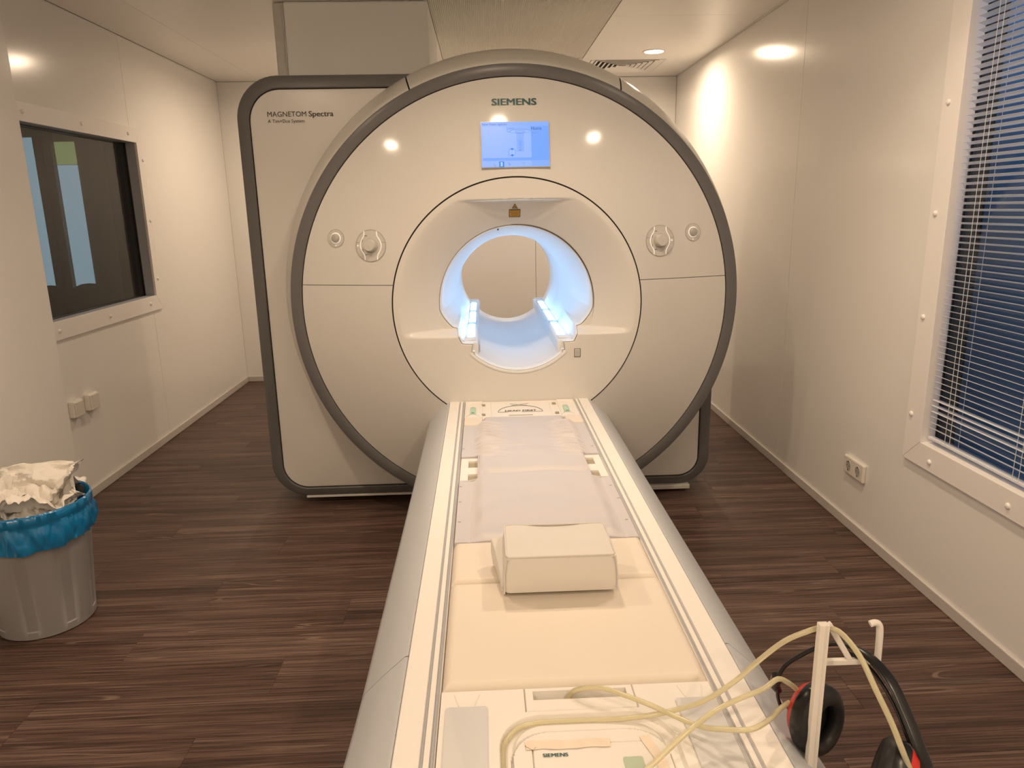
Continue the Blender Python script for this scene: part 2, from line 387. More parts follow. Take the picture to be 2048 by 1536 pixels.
for yy, where in ((-3.45, 'above and behind the viewer'), (-4.2, 'close to the entrance wall')):  # unseen fill lamps behind the camera, added to lift the ambient light
    downlight(-1.15, yy, 'added unseen fill downlight %s, on the left' % where, (FILL_N, FILL_W))
    downlight(.85, yy, 'added unseen fill downlight %s, on the right' % where, (FILL_N, FILL_W))

# ------------------------------------------------------------------ windows
def window(name, x, sgn, yo, zo, yi, zi, depth, caps, proud=.014):
    """x wall plane, sgn = direction into the room, yo/zo outer, yi/zi inner opening"""
    t = tag(empty(name, (x, (yo[0]+yo[1])/2, zo[0])), kind='structure')
    xa, xb = x, x+sgn*proud
    def bar(q):
        mb = MB(); mb.add([(xa, a, b) for a, b in q]+[(xb, a, b) for a, b in q], [(0, 1, 2, 3), (7, 6, 5, 4), (0, 4, 5, 1), (1, 5, 6, 2), (2, 6, 7, 3), (3, 7, 4, 0)])
        return mb.build('frame_bar', FRAMEM, t, bevel=.0015)
    o = [(yo[0], zo[0]), (yo[1], zo[0]), (yo[1], zo[1]), (yo[0], zo[1])]; i = [(yi[0], zi[0]), (yi[1], zi[0]), (yi[1], zi[1]), (yi[0], zi[1])]
    g = .0006
    for k in range(4):
        j = (k+1) % 4; sh = ((g, 0), (0, g), (-g, 0), (0, -g))[k]
        bar([(o[k][0]+sh[0], o[k][1]+sh[1]), (o[j][0]-sh[0], o[j][1]-sh[1]), (i[j][0]-sh[0], i[j][1]-sh[1]), (i[k][0]+sh[0], i[k][1]+sh[1])])
    return t
def cap(t, x, sgn, y, z):
    MB().lathe([(.0001, .007), (.007, .0065), (.0095, .004), (.010, 0)], (x+sgn*.014, y, z), (sgn, 0, 0), n=14).build('screw_cap', FRAMEM, t, smooth=50)
w1 = window('window_1', XL, 1, (.19, 1.49), (.842, 1.933), (.27, 1.414), (.932, 1.846), .05, [])
for y, z in ((1.468, 1.748), (1.461, 1.388), (1.459, 1.033), (1.316, .890), (.814, .888), (.315, .886), (.309, 1.888), (.809, 1.890), (1.319, 1.890)): cap(w1, XL, 1, y, z)
mb = MB()
for (a, b, c_, d) in ((.262, .27, .924, 1.854), (1.414, 1.422, .924, 1.854), (.262, 1.422, .924, .932), (.262, 1.422, 1.846, 1.854)): mb.box(XL-.055, XL+.001, a, b, c_, d)
mb.build('reveal', REVEAL, w1)
mb = MB()
for (a, b, c_, d) in ((.264, .274, .926, 1.852), (1.405, 1.420, .926, 1.852), (.262, 1.420, .926, .938), (.262, 1.420, 1.838, 1.852)): mb.box(XL-.064, XL-.052, a, b, c_, d)
mb.build('gasket', BLACK, w1)
MB().box(XL-.062, XL-.056, .27, 1.41, .93, 1.85).build('glass_pane', GLASSL, w1)
w2 = window('window_2', XR, -1, (-2.36, -.652), (.466, 2.34), (-2.27, -.753), (.556, 2.25), .04, [])
for y, z in ((-.690, 1.746), (-.688, 1.378), (-.686, 1.011), (-.682, .645), (-.690, 2.113), (-.822, .502), (-1.226, .504), (-1.63, .504), (-2.03, .504)): cap(w2, XR, -1, y, z)
mb = MB()
for (a, b, c_, d) in ((-2.278, -2.27, .548, 2.258), (-.753, -.745, .548, 2.258), (-2.278, -.745, .548, .556), (-2.278, -.745, 2.25, 2.258)): mb.box(XR-.001, XR+.040, a, b, c_, d)
mb.build('reveal', FRAMEM, w2)
mb = MB()
for (a, b, c_, d) in ((-2.30, -2.262, .54, 2.27), (-.760, -.73, .54, 2.27), (-2.30, -.73, .54, .566), (-2.30, -.73, 2.24, 2.27)): mb.box(XR+.040, XR+.052, a, b, c_, d)
mb.build('gasket', BLACK, w2)
MB().box(XR+.042, XR+.047, -2.27, -.75, .55, 2.25).build('glass_pane', GLASSR, w2)
# venetian blind
bl = empty('venetian_blind', (XR+.02, -1.5, .56), 'white venetian blind with thin tilted slats hanging in the right window', 'blind')
tilt = math.radians(17); hw = .0125
sec = []
for k in range(5):
    t = -1+k/2; sec.append((t*hw, .0016*(1-t*t)))
def slat_mesh(tl):
    mb = MB(); R0, R1 = [], []
    prof = [(a*math.cos(tl)-b*math.sin(tl), b*math.cos(tl)-a*math.sin(tl)) for a, b in sec]
    prof2 = [(a, b-.0005) for a, b in prof]
    ring = prof+prof2[::-1]
    mb.loft([[(a, -2.262, b) for a, b in ring], [(a, -.762, b) for a, b in ring]], cap0=True, cap1=True)
    return mb
s0 = slat_mesh(tilt).build('slat', SLAT, bl, smooth=50); sme = s0.data
ns = int((2.225-.61)/.0216); first = True
s_flat = None
for k in range(ns+1):
    z = .612+k*.0216+random.uniform(-.0004, .0004)
    if first: o = s0; first = False
    else: o = bpy.data.objects.new('slat', sme); C.objects.link(o)
    o.parent = bl; o.matrix_parent_inverse = Matrix.Translation(-bl.location); o.location = (XR+.0195, 0, z)
    if 2 < k < 6: o.rotation_euler = (0, math.radians(-16), 0)
MB().box(XR+.008, XR+.031, -2.262, -.762, .572, .582).build('bottom_rail', SLAT, bl, bevel=.002)
MB().box(XR+.004, XR+.035, -2.262, -.762, 2.226, 2.248).build('head_rail', SLAT, bl, bevel=.002)
for y0 in (-.862, -1.20, -1.62, -2.05):
    for dy, xx, wob in ((0, XR+.006, 0), (-.020, XR+.008, 1), (-.036, XR+.033, 0)):
        pth = [(xx, y0+dy+(wob*.004*math.sin(9*z*.8)*(1.6-z) if wob else 0), z) for z in [.58+.06*q for q in range(28)]]
        MB().tube(pth, .0009, n=5, smooth=0).build('cord', CORD, bl)

# ------------------------------------------------------------------ outside the right window
tag(MB().box(XR+.80, XR+.95, -4.5, .24, -.1, 3.1).build('neighbouring_wall', OUTB), 'blue painted wall of the next building seen through the blind', 'wall')
tag(MB().box(XR+.62, XR+.95, .26, 4.2, -.1, 3.4).build('dark_gate', OUTD), 'near black panel beyond the blind, left of the blue wall', 'panel')
tag(MB().box(XR+.1, XR+1.6, -5.5, 4.5, -.25, -.12).build('ground', OUTD), kind='structure')
# ------------------------------------------------------------------ control room beyond the left window
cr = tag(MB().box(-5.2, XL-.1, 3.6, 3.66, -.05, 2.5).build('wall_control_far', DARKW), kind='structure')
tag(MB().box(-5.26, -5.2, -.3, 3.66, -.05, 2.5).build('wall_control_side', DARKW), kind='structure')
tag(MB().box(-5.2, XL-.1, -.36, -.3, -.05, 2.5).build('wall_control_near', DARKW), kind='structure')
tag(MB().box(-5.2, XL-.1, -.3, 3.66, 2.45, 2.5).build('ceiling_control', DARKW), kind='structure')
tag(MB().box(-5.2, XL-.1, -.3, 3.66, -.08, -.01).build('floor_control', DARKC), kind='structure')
w3 = tag(empty('window_3', (-3.95, 3.6, .6)), kind='structure')
for (a, b, c_, d, m) in ((-4.30, -4.03, .55, 2.10, DAYL), (-3.868, -3.70, .55, 1.865, DAYL), (-3.868, -3.70, 1.87, 2.06, LEAFL)):
    MB().box(a, b, 3.585, 3.6, c_, d).build('pane', m, w3)
MB().box(-4.025, -3.875, 3.54, 3.6, .5, 2.15).build('mullion', DARKW, w3)
MB().box(-4.4, -3.66, 3.56, 3.6, .48, .55).build('sill', DARKW, w3)
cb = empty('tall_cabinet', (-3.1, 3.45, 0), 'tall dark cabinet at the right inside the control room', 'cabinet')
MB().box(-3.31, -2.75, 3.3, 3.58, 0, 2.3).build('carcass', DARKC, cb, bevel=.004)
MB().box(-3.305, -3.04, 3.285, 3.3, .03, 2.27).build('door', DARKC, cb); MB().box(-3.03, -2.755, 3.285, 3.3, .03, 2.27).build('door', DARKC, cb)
def office_chair(x, y, label, h):
    t = empty('office_chair', (x, y, 0), label, 'chair', 'dark chairs in the control room')
    MB().loft([[(x+a*.23*k, y+.05*abs(a)+dy, h-.20+b*.19*k) for a, b in [(math.cos(q*PI/12), math.sin(q*PI/12)) for q in range(24)]] for k, dy in ((.2, -.03), (.9, -.025), (1, 0), (.9, .03), (.2, .035))], cap0=True, cap1=True).build('backrest', CHAIRM, t, smooth=60)
    MB().box(x-.23, x+.23, y-.45, y, .44, .50).build('seat', CHAIRM, t, bevel=.02)
    MB().lathe([(.025, .06), (.025, .44)], (x, y-.22, 0), n=12).build('gas_column', CHAIRM, t)
    for k in range(5):
        a = 2*PI*k/5; MB().tube([(x, y-.22, .09), (x+.28*math.cos(a), y-.22+.28*math.sin(a), .05)], .02, n=6, smooth=0).build('base_leg', CHAIRM, t)
    MB().tube([(x, y, .47), (x, y+.05, h-.2)], .02, n=8, smooth=0).build('back_post', CHAIRM, t)
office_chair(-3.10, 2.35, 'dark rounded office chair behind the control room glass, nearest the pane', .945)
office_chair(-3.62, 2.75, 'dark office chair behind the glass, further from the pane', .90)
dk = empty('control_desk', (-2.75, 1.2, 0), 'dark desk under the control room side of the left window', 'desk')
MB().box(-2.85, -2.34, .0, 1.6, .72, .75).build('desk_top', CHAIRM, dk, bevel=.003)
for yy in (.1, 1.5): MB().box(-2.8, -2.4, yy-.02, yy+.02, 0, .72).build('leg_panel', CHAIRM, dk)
ld = bpy.data.lights.new('control_fill_lamp', 'AREA'); ld.energy = 10; ld.size = .5; ld.color = (1, .86, .72)  # added fill light, out of view, brightens the control room wall
lo = bpy.data.objects.new('control_fill_lamp', ld); C.objects.link(lo); lo.location = (-3.3, 1.6, 2.42)

# ------------------------------------------------------------------ ceiling duct
du = empty('service_duct', (-.76, 1.15, 2.02), 'large grey-beige boxed duct dropping from the ceiling onto the scanner', 'duct')
MB().box(-1.10, -.386, .72, 1.5, 2.016, ZC-.001).build('duct_casing', DUCTM, du, bevel=.012, seg=3)
MB().box(-1.155, -1.101, .735, 1.5, 2.016, ZC-.001).build('edge_strip', SEAL, du, bevel=.008)
MB().tube([(-1.100, .722, 2.02), (-1.101, .721, 2.15), (-1.099, .722, 2.24), (-1.102, .721, 2.34), (-1.100, .722, 2.43)], lambda t: .004+.002*math.sin(t*23)*math.sin(t*7), n=6).build('sealant_bead', SEAL, du)

# ------------------------------------------------------------------ MRI scanner
DS = .17
def facey(x, z):
    r = math.hypot(x, z-ZR)
    if r > .5375: return -DS*(1-min(1, r/.946)**2)
    y = -.117
    m = sstep(.880, .905, z)*(1-sstep(1.450, 1.462, z))
    t = max(0, min(1, (.515-r)/.17))
    return y+.087*t**1.25*m
mr = empty('mri_scanner', (-.12, .7, 0), 'large cream MRI scanner with grey ring and a blue-lit bore', 'mri scanner')
O_OUT = (-1.225, .980, .035, 2.013)
RC = (.17, .15, .95, .19)
def ring_front(name, outline, hole_r, y0, m, hc=(0, ZR), y1=None, N=None):
    """flat plate at y0 with a round hole; optional thickness to y1"""
    n = len(outline); mb = MB()
    hole = []
    for (x, z) in outline:
        a = math.atan2(z-hc[1], x-hc[0]); hole.append((hc[0]+hole_r*math.cos(a), hc[1]+hole_r*math.sin(a)))
    secs = [[(x, y0, z) for x, z in hole], [(x, y0, z) for x, z in outline]]
    if y1 is not None: secs += [[(x, y1, z) for x, z in outline], [(x, y1, z) for x, z in hole]]
    mb.loft(secs+([secs[0]] if y1 is not None else [])); return mb
def dense(o, k=6):
    out = []
    for i in range(len(o)):
        a, b = o[i], o[(i+1) % len(o)]; L = math.hypot(a[0]-b[0], a[1]-b[1]); q = max(1, int(L/.05))
        for j in range(q): out.append((lerp(a[0], b[0], j/q), lerp(a[1], b[1], j/q)))
    return out
x0, x1, z0, z1 = O_OUT
oI = dense(rrect(x0+.01, x1-.01, z0+.01, z1-.01, tuple(r-.01 for r in RC)))
ring_front('housing', oI, .31, .30, COVERB, y1=1.45).build('housing', COVERB, mr, smooth=40)
outer = dense(rrect(x0, x1, z0, z1, RC)); k = .058
inner = dense(rrect(x0+k, x1-k, z0+k*.72, z1-k, tuple(r-k*.8 for r in RC)))
# trim band between outer and inner outlines: loft sections with matching parameter
def resample(o, N):
    L = [0]
    for i in range(len(o)): a, b = o[i], o[(i+1) % len(o)]; L.append(L[-1]+math.hypot(a[0]-b[0], a[1]-b[1]))
    out = []; j = 0
    for q in range(N):
        s = L[-1]*q/N
        while L[j+1] < s: j += 1
        t = (s-L[j])/(L[j+1]-L[j]); a, b = o[j], o[(j+1) % len(o)]; out.append((lerp(a[0], b[0], t), lerp(a[1], b[1], t)))
    return out
def arcsec(kin, y, kz=None):
    kz = kin if kz is None else kz
    return [(x, y, z) for x, z in rrect(x0+kin, x1-kin, z0+kz, z1-kin, tuple(max(.03, r-kin*.85) for r in RC), n=12)]
MB().loft([arcsec(.0, .34), arcsec(.0, .235), arcsec(.004, .222), arcsec(.010, .218), arcsec(.052, .216, .037), arcsec(.056, .219, .041), arcsec(.056, .25, .041), arcsec(.04, .34, .03), arcsec(0, .34)]).build('edge_band', TRIM, mr, smooth=35)
MB().loft([arcsec(.054, .235, .039), arcsec(.064, .235, .049)]).build('band_gap', GAP, mr)
fp = [(x, z) for x, y_, z in arcsec(.060, .22, .046)]
mb = MB(); hol = []
for (x, z) in dense(fp): pass
dfp = dense(fp)
hl = []
for (x, z) in dfp:
    a = math.atan2(z-ZR, x); hl.append((.94*math.cos(a), ZR+.94*math.sin(a)))
mb.loft([[(x*.98, .224, ZR+(z-ZR)*.98) for x, z in hl], [(lerp(hx, x, .97) if math.hypot(x, z-ZR) > .95 else x, .224, lerp(hz, z, .97) if math.hypot(x, z-ZR) > .95 else z) for (x, z), (hx, hz) in zip(dfp, hl)], [(x, .226, z) for x, z in dfp], [(x, .245, z) for x, z in dfp]])
mb.build('front_panel', COVERB, mr, smooth=35)
MB().box(x0+.16, -.35, .215, .40, .023, .0345).build('base_rail', BASEM, mr, bevel=.004)
MB().box(.35, x1-.10, .20, .40, .012, .0345).build('base_rail', BASEM, mr, bevel=.004)
for px in (-.95, .75):
    for py in (.5, 1.3): MB().lathe([(.05, 0), (.05, .02), (.03, .036)], (px, py, 0), n=16, cap0=True, cap1=True).build('levelling_foot', TRIM, mr)
# shroud between the ring and the housing
def shroud(name, a0, a1, prof, m):
    mb = MB(); n = max(8, int(abs(a1-a0)/1.2)); secs = []
    for r, y in prof:
        row = []
        for i in range(n+1):
            a = math.radians(lerp(a0, a1, i/n)); sh = min(1, y/.22)
            row.append(((r-(.022*sh if math.sin(a) > 0 else 0)*abs(math.sin(a)))*math.sin(a), y, max(.012 if y < .06 else .040, ZR+(r+.022*sh*max(0, math.cos(a)))*math.cos(a))))
        secs.append(row)
    mb.loft(secs, closed=False); return mb.build(name, m, mr, smooth=40)
prof = [(.985, .012), (.9985, .010), (1.004, .014), (1.020, .055), (1.042, .11), (1.062, .17), (1.076, .22), (1.082, .28), (1.080, .36), (1.04, .38), (.95, .38)]
GA, GB = -25.6, 27.3
shroud('shroud_top_cover', GA+.18, GB-.18, prof, SHROUD)
shroud('shroud_side_cover', GB+.18, 158, prof, SHROUD)
shroud('shroud_side_cover', -158, GA-.18, prof, SHROUD)
shroud('shroud_gap', -158, 158, [(.985, .02), (.992, .02), (1.014, .065), (1.036, .12), (1.062, .20), (1.070, .30)], GAP)
NR = 180
def ringsec(r, y): return [(r*math.sin(2*PI*i/NR), y, ZR+r*math.cos(2*PI*i/NR)) for i in range(NR)]
MB().loft([ringsec(r, y) for r, y in ((.949, .03), (.949, .002), (.950, -.002), (.955, -.0035), (.995, -.0030), (.9985, -.0005), (.9995, .004), (.9995, .03), (.999, .06))]).build('ring_trim', RING, mr, smooth=40)
MB().loft([ringsec(.951, .018), ringsec(.935, .018)]).build('ring_gap', GAP, mr)
# domed front covers, split on a level line
zs = 1.1125-ZR; R0, R1 = .5418, .9455
def dome(name, side):
    g = .0013; nr = 44; na = 150 if side == 0 else 90; mb = MB(); grid = []
    for i in range(nr+1):
        r = lerp(R0, R1, i/nr)
        if side == 0: a0 = math.asin((zs+g)/r); a1 = PI-a0
        elif side > 0: a0 = -PI/2+.0015; a1 = math.asin((zs-g)/r)
        else: a0 = PI-math.asin((zs-g)/r); a1 = 1.5*PI-.0015
        grid.append([(r*math.cos(lerp(a0, a1, j/na)), -DS*(1-(r/.946)**2), ZR+r*math.sin(lerp(a0, a1, j/na))) for j in range(na+1)])
    back = lambda row: [(x, y+.02, z) for x, y, z in row]
    mb.loft([back(grid[0])]+grid+[back(grid[-1])], closed=False)
    for col in (0, -1): mb.loft([[g_[col] for g_ in grid], [(g_[col][0], g_[col][1]+.02, g_[col][2]) for g_ in grid]], closed=False)
    return mb.build(name, COVER, mr, smooth=50)
dome('upper_front_cover', 0); dome('lower_front_cover', 1); dome('lower_front_cover', -1)
mb = MB(); mb.loft([[(r*math.cos(2*PI*i/NR), -DS*(1-(r/.946)**2)+.010, ZR+r*math.sin(2*PI*i/NR)) for i in range(NR)] for r in (.53, .55, .65, .75, .85, .94)]); mb.build('cover_frame', GAP, mr, smooth=60)
# inner cover with the bore opening
OUTL = [(.343, 90), (.343, 0)]
def polyang(P): return [(math.degrees(math.atan2(z-ZR, x)), math.hypot(x, z-ZR)) for x, z in P]
hR = polyang([(.333, .965), (.312, .935), (.290, .912), (.270, .906), (.247, .850), (.200, .848), (.196, .812), (.206, .812), (.195, .800)])
hole_tab = [(-90, .2875), (-47.5, .2875)]+[(a, r) for a, r in reversed(hR[:-1])]+[(-4, .3435), (90, .3435)]
hole_tab.sort()
def hole_r(deg):
    d = ((deg+90) % 360)-90
    if d > 90: d = 180-d
    for (a, r), (b, s) in zip(hole_tab, hole_tab[1:]):
        if a <= d <= b: return r+(s-r)*(d-a)/(b-a) if b > a else r
    return .3435
NA = 720; angs = [i*360/NA for i in range(NA)]
radii = [0, .004, .012, .03]+[.05+.95*i/44 for i in range(45)]
secs = []
for t in radii:
    row = []
    for a in angs:
        h = hole_r(a); r = lerp(h, .5355, t); x, z = r*math.cos(math.radians(a)), ZR+r*math.sin(math.radians(a)); row.append((x, facey(x, z)+(.004 if t == 0 else (.001 if t == .004 else 0)), z))
    secs.append(row)
rim = [(.5355*math.cos(math.radians(a)), -.097, ZR+.5355*math.sin(math.radians(a))) for a in angs]
MB().loft(secs+[rim]).build('inner_front_cover', COVERB, mr, smooth=50)
# bore tunnel: starts at the opening outline, narrows to a straight tube
def bore_sec(y, s, k=1.0, dr=0):
    row = []
    for a in angs:
        h = hole_r(a); r = lerp(h*k, .283, s)+dr; x, z = r*math.cos(math.radians(a)), ZR+r*math.sin(math.radians(a))
        yy = max(y, facey(x, z)+.006) if s < .05 else y
        row.append((x, yy, z))
    return row
def first_sec(k, off):
    row = []
    for a in angs:
        h = hole_r(a)*k; x, z = h*math.cos(math.radians(a)), ZR+h*math.sin(math.radians(a)); row.append((x, facey(hole_r(a)*math.cos(math.radians(a)), ZR+hole_r(a)*math.sin(math.radians(a)))+off, z))
    return row
bs = [first_sec(.997, .006), first_sec(.984, .003), first_sec(.972, .008)]
fy = [p[1] for p in bs[-1]]
for q in range(1, 15):
    t = q/14; s = t**.75; row = []
    for i, a in enumerate(angs):
        r = lerp(hole_r(a)*.972, .281, s); row.append((r*math.cos(math.radians(a)), lerp(fy[i], .48, t), ZR+r*math.sin(math.radians(a))))
    bs.append(row)
for yy in (.8, 1.1, 1.40, 1.45):
    bs.append([(.2825*math.cos(math.radians(a)), yy, ZR+.2825*math.sin(math.radians(a))) for a in angs])
MB().loft(bs).build('bore_tunnel', BORE, mr, smooth=40)
MB().loft([[(r*math.cos(2*PI*i/90), y, ZR+r*math.sin(2*PI*i/90)) for i in range(90)] for r, y in ((.2825, 1.44), (.2835, 1.455), (.33, 1.456), (.33, 1.43))]).build('bore_end_ring', BORE, mr, smooth=40)
MB().loft([[(r*math.cos(2*PI*i/90), y, ZR+r*math.sin(2*PI*i/90)) for i in range(90)] for r, y in ((.2818, .478), (.2805, .482), (.2818, .486))]).build('bore_seam', BORE, mr, smooth=40)
# rails with light strips
for s in (-1, 1):
    pr = [(.176, .790), (.176, .842), (.181, .848), (.190, .850), (.232, .850), (.252, .875), (.262, .875), (.262, .79)]
    rl = MB().loft([[(s*a, y, z) for a, z in pr] for y in (-.085, -.02, .6, 1.448)], cap0=True, cap1=True).build('bore_rail', BORE, mr, smooth=30)
    for (y0, y1) in ((.045, .435), (.475, .885), (.925, 1.30)):
        MB().box(s*.1930, s*.2240, y0, y1, .849, .8515).build('light_strip', GLOW, rl)
        MB().box(s*.187, s*.229, y1+.008, y1+.03, .849, .8570).build('strip_divider', REVEAL, rl)
    MB().box(s*.186, s*.240, -.03, .035, .850, .856).build('end_block', BORE, rl, bevel=.003)
    MB().tube([(s*.176, 1.45, .79), (s*.176, 1.45, .845), (s*.190, 1.45, .853), (s*.24, 1.45, .853)], .005, n=8, smooth=0).build('rail_lip', BORE, rl)
MB().tube([(-.185, -.1185, 1.4535), (-.09, -.1190, 1.4555), (0, -.1190, 1.456), (.09, -.1190, 1.4555), (.185, -.1185, 1.4535)], lambda t: .0006+.0010*math.sin(t*PI), n=8).build('brow_edge', COVERB, mr, smooth=60)
# crescent sill at the bottom of the opening
cs = []
for (r0, yy, hh) in ((.2965, -.114, 0), (.2965, -.1195, 0), (.291, -.1205, 0), (.2865, -.1195, 0), (.2855, -.10, 0)):
    cs.append([(r0*math.sin(math.radians(lerp(-46, 46, i/40))), yy, ZR-r0*math.cos(math.radians(lerp(-46, 46, i/40)))) for i in range(41)])
MB().loft(cs, closed=False).build('bore_sill', BORE, mr, smooth=50)
MB().tube([(.2822*math.sin(math.radians(q)), -.06, ZR-.2822*math.cos(math.radians(q))) for q in range(-40, 41, 5)], .0008, n=5).build('sill_gap', REVEAL, mr)
# sliding hatch marks on the tunnel floor
MB().box(-.172, -.168, -.04, .10, .800, .835).build('hatch_edge', REVEAL, mr)
gp = []
for q in range(-12, 96, 3):
    hx, hz = .3445*math.cos(math.radians(q)), ZR+.3445*math.sin(math.radians(q)); gp.append((hx, facey(hx, hz)-.0002, hz))
MB().tube(gp, lambda t: .0004+.0012*math.sin(t*PI), n=6).build('opening_gap', GAP, mr)
# camera hole, intercom button, safety label
MB().lathe([(.0001, .001), (.0035, .001), (.004, 0)], (-.076, -.034, 1.335), (0, -1, 0), n=12).build('camera_hole', INKM, mr)
ic = MB().box(.248, .272, -.121, -.116, .783, .816).build('intercom_button', PLATE, mr, bevel=.002)
MB().box(.246, .274, -.1185, -.116, .781, .818).build('button_surround', INKM, ic)
for k in range(4): MB().box(.252, .268, -.1218, -.121, .788+k*.007, .7905+k*.007).build('button_slot', KNOBG, ic)
def fpt(x, z, off=.001): return Vector((x, facey(x, z)-off, z))
def fbasis(x, z):
    e = .01; U = (fpt(x, z+e)-fpt(x, z-e)).normalized(); R = (fpt(x+e, z)-fpt(x-e, z)).normalized(); return R, U, R.cross(U).normalized()
wlab = MB()
zc0, zc1 = 1.386, 1.419
wlab.add([fpt(-.0275, zc0, .002), fpt(.0205, zc0, .002), fpt(.0205, zc1, .002), fpt(-.0275, zc1, .002)], [(0, 1, 2, 3)])
wl_o = wlab.build('warning_label', INKM, mr)
MB().add([fpt(-.0250, zc0+.0028, .003), fpt(.0180, zc0+.0028, .003), fpt(.0180, zc1-.0028, .003), fpt(-.0250, zc1-.0028, .003)], [(0, 1, 2, 3)]).build('label_face', GOLD, wl_o)
for k in range(4):
    zz = 1.3935+k*.0062; wd = (.036, .030, .038, .032)[k]
    MB().add([fpt(-.0035-wd/2, zz, .0036), fpt(-.0035+wd/2, zz, .0036), fpt(-.0035+wd/2, zz+.0016, .0036), fpt(-.0035-wd/2, zz+.0016, .0036)], [(0, 1, 2, 3)]).build('text_line', INKM, wl_o)
MB().add([fpt(-.0150, 1.4225, .002), fpt(.0100, 1.4225, .002), fpt(-.0025, 1.4425, .002)], [(0, 1, 2)]).build('warning_triangle', INKM, wl_o)
MB().add([fpt(-.0110, 1.4245, .003), fpt(.0060, 1.4245, .003), fpt(-.0025, 1.4385, .003)], [(0, 1, 2)]).build('triangle_face', GOLD, wl_o)
MB().lathe([(.0001, .0), (.0028, .0)], fpt(-.0025, 1.4290, .0036), (0, -1, 0), n=12).build('triangle_symbol', INKM, wl_o)
# lettering
R_, U_, N_ = fbasis(.0025, 1.854)
text('lettering', 'SIEMENS', fpt(.0028, 1.854, .0015), R_, U_, .184, .0285, TEAL, mr, bold=.075)['label'] = 'teal raised logo lettering'
text('lettering', 'MAGNETOM', (-1.0005, .2225, 1.850), (1, 0, 0), (0, 0, 1), .172, .0215, INKM, mr)
text('lettering', 'Spectra', (-.849, .2225, 1.8465), (1, 0, 0), (0, 0, 1), .109, .0300, INKM, mr, bold=.05)
text('lettering', 'A Tim+Dot System', (-1.006, .2225, 1.8185), (1, 0, 0), (0, 0, 1), .162, .0185, INKM, mr)
# screen
sc0 = fpt(.0030, 1.6805, .0065); R_, U_, N_ = fbasis(.003, 1.6805)
SW, SH = .281, .1875
def spos(u, v, off=0): return sc0+R_*((u-.5)*SW)+U_*((.5-v)*SH)+N_*off
def emat(name, c, s=1.0): return mat(name, (0, 0, 0), spec=.2, rough=.3, em=c, es=s)
SC1 = emat('screen_blue', (.265, .445, .98)); SC2 = emat('screen_blue_light', (.33, .50, .98)); SC3 = emat('screen_blue_deep', (.20, .40, .98))
SCD = emat('screen_ink', (.05, .12, .45)); SCL = emat('screen_line', (.14, .28, .75)); SCA = emat('screen_arrow', (.04, .25, .80)); SCW = emat('screen_pale', (.44, .62, 1.0))
def squad(name, u0, v0, u1, v1, m, off, par):
    return MB().add([spos(u0, v1, off), spos(u1, v1, off), spos(u1, v0, off), spos(u0, v0, off)], [(0, 1, 2, 3)]).build(name, m, par)
mb = MB(); q = [spos(-.006, 1.008, 0), spos(1.006, 1.008, 0), spos(1.006, -.008, 0), spos(-.006, -.008, 0)]; mb.add(q+[p-N_*.02 for p in q], [(0, 1, 2, 3), (4, 7, 6, 5), (0, 4, 5, 1), (1, 5, 6, 2), (2, 6, 7, 3), (3, 7, 4, 0)])
scr = mb.build('display_screen', PLATE, mr); scr['label'] = 'lit blue touch display'
squad('display_face', 0, 0, 1, 1, SC1, .0006, scr)
squad('display_area', .012, .10, .735, .795, SC2, .0010, scr)
squad('display_area', .735, .10, 1.0, .86, SC3, .0010, scr)
squad('display_area', .02, .80, 1, .855, SC3, .0012, scr)
squad('display_area', .0, .87, .735, .99, SC2, .0010, scr)
U2 = U_
def stext(body, u0, v0, u1, v1, m, bold=0):
    c = spos((u0+u1)/2, (v0+v1)/2, .0016); text('display_text', body, c, R_, U_, (u1-u0)*SW, (v1-v0)*SH, m, scr, bold=bold, thick=0)
stext('Neuer Patient registriert', .016, .030, .385, .088, SCD)
stext('Home', .738, .112, .892, .190, SCD)
stext('Raum 24', .742, .228, .852, .262, SCL)
squad('scanner_icon', .375, .105, .735, .19, SC1, .0014, scr)
def spoly(name, pts, wd, m, off=.0018, closed=False):
    P = [spos(u, v, off) for u, v in pts]
    if closed: P.append(P[0])
    MB().tube(P, wd, n=4, smooth=0, cap=False).build(name, m, scr)
spoly('scanner_icon', [(.380, .105), (.380, .205), (.395, .225), (.43, .23)], .0009, SCL)
spoly('scanner_icon', [(.40, .147), (.487, .147)], .0009, SCL)
spoly('scanner_icon', [(.575+.150*math.cos(a), .215+.048*math.sin(a)) for a in [q*PI/12 for q in range(24)]], .0006, SCL, closed=True)
spoly('scanner_icon', [(.575+.075*math.cos(a), .225+.022*math.sin(a)) for a in [q*PI/8 for q in range(16)]], .0009, SCL, closed=True)
squad('table_icon', .523, .235, .623, .66, SC1, .0020, scr)
spoly('table_icon', [(.523, .235), (.523, .66), (.623, .66), (.623, .235)], .0004, SCL, .0022)
squad('table_icon', .545, .41, .598, .55, SCL if False else SC3, .0024, scr)
spoly('table_icon', [(.570, .26), (.570, .40)], .0006, SCL, .0026)
spoly('patient_icon', [(.571+.02*math.cos(a), .605+.032*math.sin(a)) for a in [q*PI/8 for q in range(16)]], .0006, SCL, .0026, closed=True)
spoly('patient_icon', [(.556, .622), (.571, .642), (.588, .622)], .0009, SCD, .0026)
spoly('move_icon', [(.450+.050*math.cos(a), .675+.082*math.sin(a)) for a in [q*PI/12 for q in range(24)]], .0007, SCL, closed=True)
spoly('move_icon', [(.450+.026*math.cos(a), .675+.042*math.sin(a)) for a in [q*PI/10 for q in range(20)]], .0012, SCW, closed=True)
spoly('move_icon', [(.45, .595), (.39, .595), (.39, .755), (.45, .755)], .0004, SCL)
